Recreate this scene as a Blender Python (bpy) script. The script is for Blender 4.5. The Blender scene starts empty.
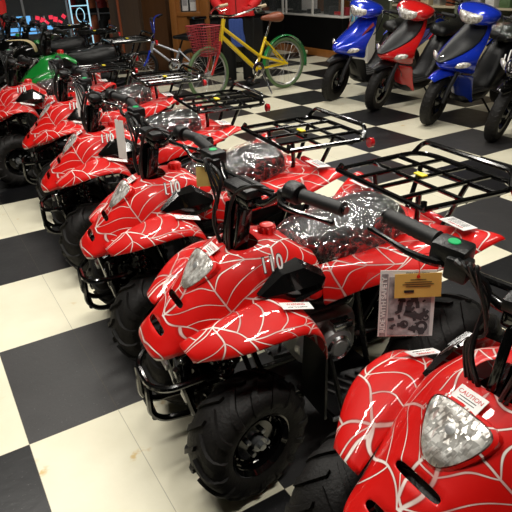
import bpy, bmesh, math, random
from mathutils import Vector, Matrix, noise
random.seed(7)
C = bpy.context.scene.collection
SC = bpy.context.scene
PI = math.pi
V = Vector

# ------------------------------------------------------------------ materials
MATS = {}
def new_mat(name):
    m = bpy.data.materials.new(name); m.use_nodes = True
    nt = m.node_tree
    return m, nt, nt.nodes['Principled BSDF']

def pmat(name, col, rough=.5, metal=0., coat=0., bump=0., bscale=60., var=0., spec=.5, emit=None, alpha=None):
    m, nt, b = new_mat(name)
    b.inputs['Base Color'].default_value = (*col, 1)
    b.inputs['Roughness'].default_value = rough
    b.inputs['Metallic'].default_value = metal
    b.inputs['Coat Weight'].default_value = coat
    b.inputs['Coat Roughness'].default_value = .05
    b.inputs['Specular IOR Level'].default_value = spec
    tc = nt.nodes.new('ShaderNodeTexCoord')
    n = nt.nodes.new('ShaderNodeTexNoise'); n.inputs['Scale'].default_value = bscale
    n.inputs['Detail'].default_value = 3
    nt.links.new(tc.outputs['Object'], n.inputs['Vector'])
    if bump:
        bp = nt.nodes.new('ShaderNodeBump'); bp.inputs['Strength'].default_value = bump
        bp.inputs['Distance'].default_value = .01
        nt.links.new(n.outputs['Fac'], bp.inputs['Height'])
        nt.links.new(bp.outputs['Normal'], b.inputs['Normal'])
    if var:
        mx = nt.nodes.new('ShaderNodeMix'); mx.data_type = 'RGBA'
        mx.inputs['A'].default_value = (*[c * (1 - var) for c in col], 1)
        mx.inputs['B'].default_value = (*[min(1, c * (1 + var)) for c in col], 1)
        nt.links.new(n.outputs['Fac'], mx.inputs['Factor'])
        nt.links.new(mx.outputs['Result'], b.inputs['Base Color'])
    if emit:
        b.inputs['Emission Color'].default_value = (*emit[0], 1)
        b.inputs['Emission Strength'].default_value = emit[1]
    MATS[name] = m
    return m

class NT:
    """tiny node expression helper"""
    def __init__(s, nt): s.nt = nt
    def m(s, op, a, b=None, c=None):
        n = s.nt.nodes.new('ShaderNodeMath'); n.operation = op
        for k, v in enumerate((a, b, c)):
            if v is None: continue
            if isinstance(v, (int, float)): n.inputs[k].default_value = v
            else: s.nt.links.new(v, n.inputs[k])
        return n.outputs[0]
    def vm(s, op, a, b):
        n = s.nt.nodes.new('ShaderNodeVectorMath'); n.operation = op
        for k, v in enumerate((a, b)):
            if isinstance(v, tuple): n.inputs[k].default_value = v
            else: s.nt.links.new(v, n.inputs[k])
        return n.outputs[0]
    def sep(s, v):
        n = s.nt.nodes.new('ShaderNodeSeparateXYZ'); s.nt.links.new(v, n.inputs[0]); return n.outputs
    def comb(s, x, y, z=0.):
        n = s.nt.nodes.new('ShaderNodeCombineXYZ')
        for k, v in enumerate((x, y, z)):
            if isinstance(v, (int, float)): n.inputs[k].default_value = v
            else: s.nt.links.new(v, n.inputs[k])
        return n.outputs[0]
    def mix(s, f, a, b):
        n = s.nt.nodes.new('ShaderNodeMix'); n.data_type = 'RGBA'
        for k, v in (('Factor', f), ('A', a), ('B', b)):
            if isinstance(v, (int, float)): n.inputs[k].default_value = v
            elif isinstance(v, tuple): n.inputs[k].default_value = (*v, 1)
            else: s.nt.links.new(v, n.inputs[k])
        return n.outputs['Result']
    def noise(s, vec, scale, detail=2., rough=.5):
        n = s.nt.nodes.new('ShaderNodeTexNoise'); n.inputs['Scale'].default_value = scale
        n.inputs['Detail'].default_value = detail; n.inputs['Roughness'].default_value = rough
        s.nt.links.new(vec, n.inputs['Vector']); return n

def web_material():
    m, nt, b = new_mat('web_red_plastic'); k = NT(nt)
    tc = nt.nodes.new('ShaderNodeTexCoord').outputs['Object']
    x, y, z = k.sep(tc)[:3]
    u = k.m('MULTIPLY', x, 1.0)
    w = k.m('SUBTRACT', k.m('ABSOLUTE', y), z)
    p = k.comb(u, w, 0.)
    nz = k.noise(tc, 5., 1.)
    off = k.vm('SUBTRACT', nz.outputs['Color'], (.5, .5, .5))
    p = k.vm('ADD', p, k.vm('MULTIPLY', off, (.13, .13, 0)))
    def voro(feat):
        v = nt.nodes.new('ShaderNodeTexVoronoi'); v.voronoi_dimensions = '2D'; v.feature = feat
        v.inputs['Scale'].default_value = 3.0; v.inputs['Randomness'].default_value = .75
        nt.links.new(p, v.inputs['Vector']); return v
    v1 = voro('F1'); v2 = voro('DISTANCE_TO_EDGE')
    d = k.vm('SUBTRACT', p, v1.outputs['Position'])
    s = k.sep(d)
    r = k.m('SQRT', k.m('ADD', k.m('MULTIPLY', s[0], s[0]), k.m('MULTIPLY', s[1], s[1])))
    th = k.m('ARCTAN2', s[1], s[0])
    sn = k.m('ABSOLUTE', k.m('SINE', k.m('MULTIPLY', th, 3.5)))      # 7 spokes
    spoke = k.m('MULTIPLY', k.m('MULTIPLY', sn, r), 2 / 7.)
    rr = k.m('MULTIPLY', r, k.m('ADD', 1., k.m('MULTIPLY', sn, .30)))
    fr = k.m('FRACT', k.m('DIVIDE', rr, .080))
    ring = k.m('MULTIPLY', k.m('ABSOLUTE', k.m('SUBTRACT', fr, .5)), .080)
    edge = k.m('DIVIDE', v2.outputs['Distance'], 3.0)
    dist = k.m('MINIMUM', k.m('MINIMUM', spoke, ring), edge)
    line = nt.nodes.new('ShaderNodeMapRange'); line.inputs['From Min'].default_value = .0015
    line.inputs['From Max'].default_value = .0030; line.inputs['To Min'].default_value = 1; line.inputs['To Max'].default_value = 0
    nt.links.new(dist, line.inputs['Value'])
    halo = nt.nodes.new('ShaderNodeMapRange'); halo.inputs['From Min'].default_value = .0025
    halo.inputs['From Max'].default_value = .006; halo.inputs['To Min'].default_value = .5; halo.inputs['To Max'].default_value = 0
    nt.links.new(dist, halo.inputs['Value'])
    fade = nt.nodes.new('ShaderNodeMapRange'); fade.inputs['From Min'].default_value = .4; fade.inputs['From Max'].default_value = .62
    fade.inputs['To Min'].default_value = 1; fade.inputs['To Max'].default_value = .35
    nt.links.new(k.noise(tc, 9., 2.).outputs['Fac'], fade.inputs['Value'])
    base = k.mix(halo.outputs[0], (.58, .003, .0015), (.08, .002, .0015))
    nt.links.new(k.mix(k.m('MULTIPLY', line.outputs[0], fade.outputs[0]), base, (.82, .76, .70)), b.inputs['Base Color'])
    b.inputs['Roughness'].default_value = .5; b.inputs['Specular IOR Level'].default_value = .25
    b.inputs['Coat Weight'].default_value = .7; b.inputs['Coat Roughness'].default_value = .025
    bp = nt.nodes.new('ShaderNodeBump'); bp.inputs['Strength'].default_value = .12; bp.inputs['Distance'].default_value = .01
    nt.links.new(k.noise(tc, 22., 2.).outputs['Fac'], bp.inputs['Height'])
    nt.links.new(bp.outputs['Normal'], b.inputs['Coat Normal'])
    MATS['web'] = m
web_material()

def wrap_material():
    m, nt, b = new_mat('clear_plastic_wrap'); k = NT(nt)
    tc = nt.nodes.new('ShaderNodeTexCoord').outputs['Object']
    wp = k.noise(tc, 9., 2.)
    p = k.vm('ADD', tc, k.vm('MULTIPLY', k.vm('SUBTRACT', wp.outputs['Color'], (.5, .5, .5)), (.09, .09, .09)))
    mp = nt.nodes.new('ShaderNodeMapping'); mp.inputs['Scale'].default_value = (1., .40, 1.); mp.inputs['Rotation'].default_value = (0, 0, .7)
    nt.links.new(p, mp.inputs[0])
    vo = nt.nodes.new('ShaderNodeTexVoronoi'); vo.inputs['Scale'].default_value = 46.; nt.links.new(mp.outputs[0], vo.inputs['Vector'])
    nz = k.noise(p, 70., 2.)
    hgt = k.m('ADD', vo.outputs['Distance'], k.m('MULTIPLY', nz.outputs['Fac'], .35))
    bp = nt.nodes.new('ShaderNodeBump'); bp.inputs['Strength'].default_value = 1.; bp.inputs['Distance'].default_value = .022
    nt.links.new(hgt, bp.inputs['Height'])
    nt.nodes.remove(b)
    gl = nt.nodes.new('ShaderNodeBsdfGlossy'); gl.inputs['Roughness'].default_value = .07; gl.inputs['Color'].default_value = (.95, .95, .97, 1)
    nt.links.new(bp.outputs['Normal'], gl.inputs['Normal'])
    df = nt.nodes.new('ShaderNodeBsdfDiffuse'); df.inputs['Color'].default_value = (.6, .6, .62, 1)
    tr = nt.nodes.new('ShaderNodeBsdfTransparent')
    m1 = nt.nodes.new('ShaderNodeMixShader'); m1.inputs[0].default_value = .07; nt.links.new(gl.outputs[0], m1.inputs[1]); nt.links.new(df.outputs[0], m1.inputs[2])
    m2 = nt.nodes.new('ShaderNodeMixShader'); nt.links.new(tr.outputs[0], m2.inputs[1]); nt.links.new(m1.outputs[0], m2.inputs[2])
    mr = nt.nodes.new('ShaderNodeMapRange'); mr.inputs['From Min'].default_value = .3; mr.inputs['From Max'].default_value = .75
    mr.inputs['To Min'].default_value = .08; mr.inputs['To Max'].default_value = .42
    nt.links.new(vo.outputs['Distance'], mr.inputs['Value']); nt.links.new(mr.outputs[0], m2.inputs[0])
    nt.links.new(m2.outputs[0], nt.nodes['Material Output'].inputs[0])
    MATS['wrap'] = m
wrap_material()

def glass_material(name, tint=(.5, .55, .55), alpha=.05):
    m, nt, b = new_mat(name); k = NT(nt)
    b.inputs['Base Color'].default_value = (*tint, 1)
    b.inputs['Roughness'].default_value = .03; b.inputs['Alpha'].default_value = alpha
    b.inputs['Specular IOR Level'].default_value = .3
    MATS[name] = m
glass_material('case_glass')

def lens_material():
    m, nt, b = new_mat('lamp_lens'); k = NT(nt)
    tc = nt.nodes.new('ShaderNodeTexCoord').outputs['Object']
    mp = nt.nodes.new('ShaderNodeMapping'); mp.inputs['Scale'].default_value = (1, 1.6, .55); nt.links.new(tc, mp.inputs[0])
    v = nt.nodes.new('ShaderNodeTexVoronoi'); v.inputs['Scale'].default_value = 60.; v.distance = 'CHEBYCHEV'
    nt.links.new(mp.outputs[0], v.inputs['Vector'])
    n = k.noise(tc, 38., 2.)
    mr = nt.nodes.new('ShaderNodeMapRange'); mr.inputs['From Min'].default_value = .40; mr.inputs['From Max'].default_value = .62
    nt.links.new(n.outputs['Fac'], mr.inputs['Value'])
    nt.links.new(k.mix(mr.outputs[0], (.97, .95, .90), (.42, .38, .34)), b.inputs['Base Color'])
    b.inputs['Metallic'].default_value = .5; b.inputs['Roughness'].default_value = .25
    b.inputs['Coat Weight'].default_value = 1.; b.inputs['Coat Roughness'].default_value = .03
    bp = nt.nodes.new('ShaderNodeBump'); bp.inputs['Strength'].default_value = .8; bp.inputs['Distance'].default_value = .006
    nt.links.new(v.outputs['Distance'], bp.inputs['Height']); nt.links.new(bp.outputs['Normal'], b.inputs['Normal'])
    MATS['lens'] = m
lens_material()

def floor_material():
    m, nt, b = new_mat('checker_tiles'); k = NT(nt)
    tc = nt.nodes.new('ShaderNodeTexCoord').outputs['Object']
    s = k.sep(tc); S = .61
    fx = k.m('DIVIDE', s[0], S); fy = k.m('DIVIDE', s[1], S)
    par = k.m('ADD', k.m('FLOOR', fx), k.m('FLOOR', fy))
    odd = k.m('FLOORED_MODULO', par, 2.)
    # half-size tile id
    hx = k.m('FLOOR', k.m('MULTIPLY', fx, 2.)); hy = k.m('FLOOR', k.m('MULTIPLY', fy, 2.))
    cid = k.comb(k.m('FLOOR', fx), k.m('FLOOR', fy), 3.)
    wn = nt.nodes.new('ShaderNodeTexWhiteNoise'); nt.links.new(cid, wn.inputs['Vector'])
    n1 = k.noise(tc, 5., 4., .6); n2 = k.noise(tc, 90., 4., .7); n3 = k.noise(tc, 170., 2., .6)
    light = k.mix(n1.outputs['Fac'], (.74, .69, .51), (.90, .86, .68))
    # yellow scuffs
    v = nt.nodes.new('ShaderNodeTexVoronoi'); v.inputs['Scale'].default_value = 4.5
    mp = nt.nodes.new('ShaderNodeMapping'); mp.inputs['Scale'].default_value = (1, 1.7, 1); mp.inputs['Rotation'].default_value = (0, 0, .6)
    nt.links.new(tc, mp.inputs[0]); nt.links.new(mp.outputs[0], v.inputs['Vector'])
    sp = nt.nodes.new('ShaderNodeMapRange'); sp.inputs['From Min'].default_value = .07; sp.inputs['From Max'].default_value = .19
    sp.inputs['To Min'].default_value = .9; sp.inputs['To Max'].default_value = 0
    nt.links.new(v.outputs['Distance'], sp.inputs['Value'])
    brk = nt.nodes.new('ShaderNodeMapRange'); brk.inputs['From Min'].default_value = .5; brk.inputs['From Max'].default_value = .6
    nt.links.new(k.noise(tc, 28., 2.).outputs['Fac'], brk.inputs['Value'])
    light = k.mix(k.m('MULTIPLY', sp.outputs[0], brk.outputs[0]), light, (.66, .47, .18))
    hsh = k.m('FRACT', k.m('ADD', k.m('ADD', k.m('MULTIPLY', k.m('FLOOR', fx), .73), k.m('MULTIPLY', k.m('FLOOR', fy), .81)), 7.76))
    dk = k.mix(k.m('POWER', hsh, 4.), (.005, .005, .006), (.058, .056, .056))
    speck = nt.nodes.new('ShaderNodeMapRange'); speck.inputs['From Min'].default_value = .63; speck.inputs['From Max'].default_value = .72
    nt.links.new(n2.outputs['Fac'], speck.inputs['Value'])
    dark = k.mix(k.m('MULTIPLY', speck.outputs[0], .35), dk, (.35, .34, .33))
    speck2 = nt.nodes.new('ShaderNodeMapRange'); speck2.inputs['From Min'].default_value = .6; speck2.inputs['From Max'].default_value = .7
    nt.links.new(n3.outputs['Fac'], speck2.inputs['Value'])
    dark = k.mix(k.m('MULTIPLY', speck2.outputs[0], .5), dark, (.008, .008, .008))
    col = k.mix(odd, light, dark)
    # seams
    def seam(f, w):
        fr = k.m('FRACT', f); d = k.m('SUBTRACT', .5, k.m('ABSOLUTE', k.m('SUBTRACT', fr, .5)))
        return k.m('LESS_THAN', d, w)
    sm = k.m('MAXIMUM', seam(k.m('MULTIPLY', fx, 2.), .004), seam(fy, .002))
    col = k.mix(k.m('MULTIPLY', sm, .45), col, (.10, .08, .05))
    nt.links.new(col, b.inputs['Base Color'])
    rg = k.m('ADD', .22, k.m('MULTIPLY', n1.outputs['Fac'], .30))
    nt.links.new(rg, b.inputs['Roughness'])
    b.inputs['Specular IOR Level'].default_value = .5
    bp = nt.nodes.new('ShaderNodeBump'); bp.inputs['Strength'].default_value = .06; bp.inputs['Distance'].default_value = .01
    nt.links.new(k.noise(tc, 30., 3.).outputs['Fac'], bp.inputs['Height']); nt.links.new(bp.outputs['Normal'], b.inputs['Normal'])
    MATS['floor'] = m
floor_material()

def wood_material(name, c1, c2, scale=2., rough=.35, planks=None):
    m, nt, b = new_mat(name); k = NT(nt)
    tc = nt.nodes.new('ShaderNodeTexCoord').outputs['Object']
    mp = nt.nodes.new('ShaderNodeMapping'); mp.inputs['Scale'].default_value = (6, 6, .6)
    nt.links.new(tc, mp.inputs[0])
    n = k.noise(mp.outputs[0], scale, 5., .6); n.inputs['Distortion'].default_value = 1.2
    col = k.mix(n.outputs['Fac'], c1, c2)
    if planks:
        s = k.sep(tc)
        fr = k.m('FRACT', k.m('DIVIDE', k.m('ADD', s[0], k.m('MULTIPLY', s[1], 1.0)), planks))
        ln = k.m('LESS_THAN', fr, .05)
        wn = nt.nodes.new('ShaderNodeTexWhiteNoise'); wn.noise_dimensions = '1D'
        nt.links.new(k.m('FLOOR', k.m('DIVIDE', k.m('ADD', s[0], s[1]), planks)), wn.inputs['W'])
        col = k.mix(k.m('MULTIPLY', wn.outputs['Value'], .5), col, tuple(c * .4 for c in c1))
        col = k.mix(k.m('MULTIPLY', ln, .8), col, (.01, .006, .004))
    nt.links.new(col, b.inputs['Base Color']); b.inputs['Roughness'].default_value = rough
    MATS[name] = m
wood_material('oak', (.22, .075, .015), (.40, .16, .04))
wood_material('barn_wood', (.05, .03, .018), (.14, .085, .05), rough=.7, planks=.22)
wood_material('dark_wood', (.06, .025, .01), (.14, .06, .022))

pmat('red', (.72, .010, .007), .3, coat=.7)
pmat('red_matte', (.55, .02, .015), .6)
pmat('black_plastic', (.003, .003, .0035), .38, bump=.15, bscale=220)
pmat('black_gloss', (.002, .002, .002), .14, coat=.6)
pmat('black_metal', (.003, .003, .003), .22, coat=.7)
pmat('steel_dark', (.05, .05, .055), .35, metal=.6)
pmat('rubber', (.007, .006, .0055), .6, spec=.3, bump=.2, bscale=120, var=.3)
pmat('rubber_grip', (.0045, .0045, .0045), .55)
pmat('leather', (.004, .004, .004), .38, bump=.25, bscale=300)
pmat('chrome', (.75, .75, .76), .16, metal=1.)
pmat('cast_metal', (.62, .62, .62), .38, metal=.85, bump=.2, bscale=40)
pmat('white_print', (.82, .80, .78), .45)
pmat('black_print', (.01, .01, .01), .5)
pmat('red_print', (.6, .02, .02), .5)
pmat('yellow_print', (.85, .68, .03), .45)
pmat('kraft', (.52, .36, .10), .6, var=.12, bscale=25)
pmat('yellow_card', (.72, .45, .10), .55)
pmat('leaflet_grey', (.36, .34, .35), .6, var=.9, bscale=75)
pmat('leaflet_dark', (.05, .045, .05), .6)
pmat('green_sticker', (.0, .35, .10), .4)
pmat('reflector_red', (.45, .008, .012), .15, coat=1.)
pmat('blue_paint', (.012, .045, .62), .18, coat=1., metal=.25)
pmat('navy_paint', (.008, .03, .30), .22, coat=1.)
pmat('red_paint', (.66, .010, .010), .2, coat=1.)
pmat('green_plastic', (.01, .26, .035), .25, coat=.8)
pmat('green_paint', (.01, .27, .06), .25, coat=.9)
pmat('yellow_paint', (.86, .60, .01), .28, coat=.6)
pmat('tan_rubber', (.42, .36, .22), .6)
pmat('green_rubber', (.10, .17, .07), .6)
pmat('brown_leather', (.26, .07, .03), .4)
pmat('cream_rubber', (.66, .52, .34), .5)
pmat('basket_red', (.35, .03, .04), .5)
pmat('skin', (.5, .28, .19), .5)
pmat('jacket_red', (.62, .008, .01), .7, bump=.5, bscale=18, var=.15)
pmat('jeans_blue', (.03, .07, .28), .8, bump=.4, bscale=60, var=.2)
pmat('cloth_black', (.002, .002, .002), .85, bump=.4, bscale=60)
pmat('white_paint', (.72, .70, .66), .5)
pmat('silver_paint', (.5, .52, .56), .3, metal=.6)
pmat('wall_dark', (.010, .010, .010), .8, var=.3, bscale=8)
pmat('wall_green', (.20, .22, .15), .7, var=.2, bscale=8)
pmat('ceiling_white', (.14, .14, .135), .8)
pmat('case_black', (.002, .002, .002), .6, spec=.2)
pmat('case_cream', (.55, .48, .33), .5)
pmat('neon_blue', (.1, .35, .6), .4, emit=((.15, .5, 1.), .9))
pmat('neon_pink', (.6, .02, .08), .4, emit=((1., .02, .06), .8))
pmat('aluminium', (.30, .31, .32), .35, metal=.8)
pmat('spoke_metal', (.6, .6, .6), .3, metal=.9)

# ------------------------------------------------------------------ mesh builder
class B:
    def __init__(s, M=None):
        s.bm = bmesh.new(); s.M = M or Matrix()
    def v(s, p): return s.bm.verts.new(s.M @ V(p))
    def face(s, vs):
        try: return s.bm.faces.new(vs)
        except ValueError: return None
    def box(s, c, d, rot=None, bev=0.):
        R = rot or Matrix(); c = V(c); hx, hy, hz = [q / 2 for q in d]
        b2 = min(bev, hx * .9, hy * .9, hz * .9)
        if b2 > 0:                         # chamfered box: 24 verts
            t = bmesh.new(); bmesh.ops.create_cube(t, size=1)
            for v in t.verts: v.co = V((v.co.x * d[0], v.co.y * d[1], v.co.z * d[2]))
            bmesh.ops.bevel(t, geom=t.edges[:], offset=b2, segments=2, affect='EDGES', profile=.5)
        else:
            t = bmesh.new(); bmesh.ops.create_cube(t, size=1)
            for v in t.verts: v.co = V((v.co.x * d[0], v.co.y * d[1], v.co.z * d[2]))
        T = Matrix.Translation(c) @ R.to_4x4()
        s.merge(t, T); return s
    def merge(s, t, T=None):
        T = T or Matrix(); mp = {}
        for v in t.verts: mp[v] = s.bm.verts.new(s.M @ (T @ v.co))
        for f in t.faces: s.face([mp[v] for v in f.verts])
        t.free()
    def beam(s, a, b, w, h, bev=0.):
        a, b = V(a), V(b); d = (b - a); L = d.length
        q = d.to_track_quat('X', 'Z').to_matrix()
        return s.box((a + b) / 2, (L, w, h), q, bev)
    def tube(s, pts, r, n=8, closed=False, smooth=0, caps=True):
        pts = [V(p) for p in pts]
        if smooth: pts, r = spline(pts, smooth, closed, r)
        m = len(pts)
        rs = r if isinstance(r, (list, tuple)) else [r] * m
        rings = []; up = None
        for i, p in enumerate(pts):
            if closed: t = pts[(i + 1) % m] - pts[i - 1]
            else: t = pts[min(i + 1, m - 1)] - pts[max(i - 1, 0)]
            if t.length < 1e-9: t = V((0, 0, 1))
            t.normalize()
            if up is None:
                a = V((0, 0, 1)) if abs(t.z) < .9 else V((1, 0, 0))
                up = (a - t * a.dot(t)).normalized()
            else:
                up = (up - t * up.dot(t))
                up = up.normalized() if up.length > 1e-6 else t.orthogonal().normalized()
            sd = t.cross(up)
            rings.append([s.v(p + (up * math.cos(2 * PI * j / n) + sd * math.sin(2 * PI * j / n)) * rs[i]) for j in range(n)])
        for i in range(m if closed else m - 1):
            A, Bq = rings[i], rings[(i + 1) % m]
            for j in range(n): s.face([A[j], A[(j + 1) % n], Bq[(j + 1) % n], Bq[j]])
        if caps and not closed:
            s.face(rings[0][::-1]); s.face(rings[-1])
        return s
    def lathe(s, prof, axis='y', c=(0, 0, 0), n=32, a0=0., a1=2 * PI, T=None):
        """prof: (radius, along). axis y: circle in xz"""
        full = abs(a1 - a0 - 2 * PI) < 1e-6; c = V(c); T = T or Matrix()
        rings = []
        for k in range(n if full else n + 1):
            a = a0 + (a1 - a0) * k / n; ca, sa = math.cos(a), math.sin(a)
            ring = []
            for r, h in prof:
                p = {'y': V((r * ca, h, r * sa)), 'z': V((r * ca, r * sa, h)), 'x': V((h, r * ca, r * sa))}[axis]
                ring.append(s.v(T @ p + c))
            rings.append(ring)
        m = len(rings)
        for k in range(m if full else m - 1):
            A, Q = rings[k], rings[(k + 1) % m]
            for j in range(len(prof) - 1): s.face([A[j], A[j + 1], Q[j + 1], Q[j]])
        return s
    def cyl(s, a, b, r, n=16, r2=None):
        return s.tube([a, b], [r, r if r2 is None else r2], n)
    def ball(s, c, r, seg=12, rings=8):
        rr = (r, r, r) if isinstance(r, (int, float)) else r
        t = bmesh.new(); bmesh.ops.create_uvsphere(t, u_segments=seg, v_segments=rings, radius=1)
        for v in t.verts: v.co = V((v.co.x * rr[0], v.co.y * rr[1], v.co.z * rr[2]))
        s.merge(t, Matrix.Translation(V(c))); return s
    def prism(s, pts, off):
        """polygon pts (3d, planar) extruded by vector off"""
        a = [s.v(p) for p in pts]; b = [s.v(V(p) + V(off)) for p in pts]; n = len(pts)
        s.face(a[::-1]); s.face(b)
        for i in range(n): s.face([a[i], a[(i + 1) % n], b[(i + 1) % n], b[i]])
        return s
    def grid(s, G, skip=(), closed_u=False):
        vs = [[s.v(p) for p in row] for row in G]
        nr, nc = len(G), len(G[0])
        for i in range(nr - 1):
            for j in range(nc - 1 + (1 if closed_u else 0)):
                if (i, j) in skip: continue
                s.face([vs[i][j], vs[i][(j + 1) % nc], vs[i + 1][(j + 1) % nc], vs[i + 1][j]])
        return vs
    def build(s, name, mat, parent=None, smooth=True, sub=0, solid=0., auto=40, wn=False):
        bm = s.bm
        bmesh.ops.remove_doubles(bm, verts=bm.verts, dist=1e-5)
        bmesh.ops.recalc_face_normals(bm, faces=bm.faces)
        me = bpy.data.meshes.new(name); bm.to_mesh(me); bm.free()
        o = bpy.data.objects.new(name, me); C.objects.link(o)
        me.materials.append(MATS[mat])
        if smooth:
            for p in me.polygons: p.use_smooth = True
            if not sub and auto:
                a = math.radians(auto)
                t = bmesh.new(); t.from_mesh(me)
                for e in t.edges:
                    if len(e.link_faces) == 2 and e.calc_face_angle(0) > a: e.smooth = False
                t.to_mesh(me); t.free()
        if solid:
            m = o.modifiers.new('solid', 'SOLIDIFY'); m.thickness = solid; m.offset = -1
        if sub:
            m = o.modifiers.new('sub', 'SUBSURF'); m.levels = sub; m.render_levels = sub
        if parent: o.parent = parent
        return o

def spline(pts, k, closed=False, r=None):
    out = []; ro = []; m = len(pts)
    rs = r if isinstance(r, (list, tuple)) else [r or 1.] * m
    seg = m if closed else m - 1
    for i in range(seg):
        if closed: p0, p1, p2, p3 = pts[i - 1], pts[i], pts[(i + 1) % m], pts[(i + 2) % m]; r1, r2 = rs[i], rs[(i + 1) % m]
        else: p0, p1, p2, p3 = pts[max(i - 1, 0)], pts[i], pts[i + 1], pts[min(i + 2, m - 1)]; r1, r2 = rs[i], rs[i + 1]
        for j in range(k):
            t = j / k
            out.append(.5 * ((2 * p1) + (p2 - p0) * t + (2 * p0 - 5 * p1 + 4 * p2 - p3) * t * t + (3 * p1 - p0 - 3 * p2 + p3) * t ** 3))
            ro.append(r1 + (r2 - r1) * t)
    if not closed: out.append(pts[-1]); ro.append(rs[-1])
    return out, ro

def corners(pts, rad, closed=False, k=4):
    """round the corners of a polyline"""
    pts = [V(p) for p in pts]; n = len(pts); out = []
    for i in range(n):
        if not closed and i in (0, n - 1): out.append(pts[i]); continue
        a, p, b = pts[i - 1], pts[i], pts[(i + 1) % n]
        u = (a - p); w = (b - p); r = min(rad, u.length * .45, w.length * .45)
        u = p + u.normalized() * r; w = p + w.normalized() * r
        for j in range(k + 1):
            t = j / k; out.append(u * (1 - t) ** 2 + p * 2 * t * (1 - t) + w * t * t)
    return out

def empty(name, loc=(0, 0, 0), rz=0.):
    o = bpy.data.objects.new(name, None); C.objects.link(o); o.location = loc; o.rotation_euler = (0, 0, rz)
    o.empty_display_size = .1
    return o
def tag(o, label=None, cat=None, group=None, kind=None):
    if label: o['label'] = label
    if cat: o['category'] = cat
    if group: o['group'] = group
    if kind: o['kind'] = kind
    return o
def children(o): return [c for c in bpy.data.objects if c.parent == o]
def copy_tree(o, parent=None):
    c = o.copy(); C.objects.link(c); c.parent = parent
    for ch in KIDS(o): copy_tree(ch, c)
    return c
def KIDS(o): return list(o.children)
def mirror(pts): return [(p[0], -p[1], p[2]) for p in pts]

_txt = {}
def text_mesh(name, s, size, mat, parent, M, extrude=.0006, bold=0., shear=0., align='CENTER', space=1.):
    cu = bpy.data.curves.new('t', 'FONT'); cu.body = s; cu.size = size; cu.align_x = align; cu.align_y = 'CENTER'
    cu.extrude = extrude; cu.offset = bold; cu.shear = shear; cu.space_character = space
    t = bpy.data.objects.new('t', cu); C.objects.link(t)
    dg = bpy.context.evaluated_depsgraph_get()
    me = bpy.data.meshes.new_from_object(t.evaluated_get(dg)); me.name = name
    bpy.data.objects.remove(t); bpy.data.curves.remove(cu)
    me.transform(M); me.materials.clear(); me.materials.append(MATS[mat])
    o = bpy.data.objects.new(name, me); C.objects.link(o)
    if parent: o.parent = parent
    return o

def frame(o, x, n):
    """matrix with origin o, local X along x, local Z along normal n"""
    n = V(n).normalized(); x = V(x); x = (x - n * x.dot(n)).normalized(); y = n.cross(x)
    M = Matrix((x, y, n)).transposed().to_4x4(); M.translation = V(o); return M
pmat('pack_blue', (.12, .42, .55), .4)
pmat('neon_pale', (.4, .7, .8), .4, emit=((.45, .8, 1.), .7))
pmat('dark_red_cloth', (.22, .015, .015), .7)
pmat('rust_cloth', (.30, .08, .03), .7)
pmat('orange_plastic', (.28, .06, .015), .5)
pmat('pennant_cloth', (.8, .015, .01), .6)
pmat('grey_rubber', (.04, .038, .036), .6)
pmat('grey_plastic', (.018, .019, .020), .42)
pmat('pale_kraft', (.48, .38, .20), .7)
FPX, CX, CY, CZ, RX, RY, RZ = 571.948265, -0.033865, -2.236898, 1.379908, 1.104728, 0.039603, -0.539497
QUADS_POS = [(.918, -.943, 175.5), (1.020, -1.750, 179), (.943, -.222, 174), (.977, .63, 172), (1.055, 1.53, 172), (.90, 2.37, 172)]
QUAD_LABELS = [
 'red web-patterned quad bike in the middle foreground, its number 110 in full view',
 'red web-patterned quad bike cut off by the bottom right corner, nearest the camera',
 'red web-patterned quad bike directly behind the middle foreground one, second full bike',
 'red web-patterned quad bike with a white tag on its bars, third full bike',
 'red web-patterned quad bike mostly hidden, just before the one at the left edge',
 'red web-patterned quad bike cut off by the left edge at the far row end']
LIGHTS = [(-.2, -.9, 48), (-.2, 1.2, 48), (1.5, -2.0, 48), (1.5, .3, 48), (.7, 7.2, 8), (3.5, 1.2, 40), (3.5, 3.8, 36), (5.4, 4.6, 24), (1.2, 4.2, 16)]
SCOOT = [(4.09, 3.06, 188, -13), (4.11, 2.36, 188, -13), (4.10, 1.59, 188, -13), (4.09, .86, 188, -13)]
PERSON = (3.80, 4.68, 0); PYAW = 238
CAMV = ((.86, -.51, 0), (.2, .4, .9), (-.45, -.77, .45))
LEAF = (.81, -1.44, .770); LEAFV = ((.86, -.50, -.03), (.10, .16, .98))
KRAFT = (.93, 3.4, .90)
TAGS = [('kraft_tag', (.665, -.755, .862), ((.86, -.51, 0), (0.1, .2, .97)), .075, .058, 'kraft', 'small kraft tag in front of the bars of the middle foreground quad bike'),
 ('white_tag', (.655, .03, .858), ((.3, -.9, 0), (0, .1, 1)), .055, .16, 'white_print', 'white tag on the bars of the second full quad bike'),
 ('white_tag', (.73, .90, .855), ((.5, -.85, 0), (0, .1, 1)), .05, .15, 'white_print', 'white tag hanging on the bars of the third full quad bike')]
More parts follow.
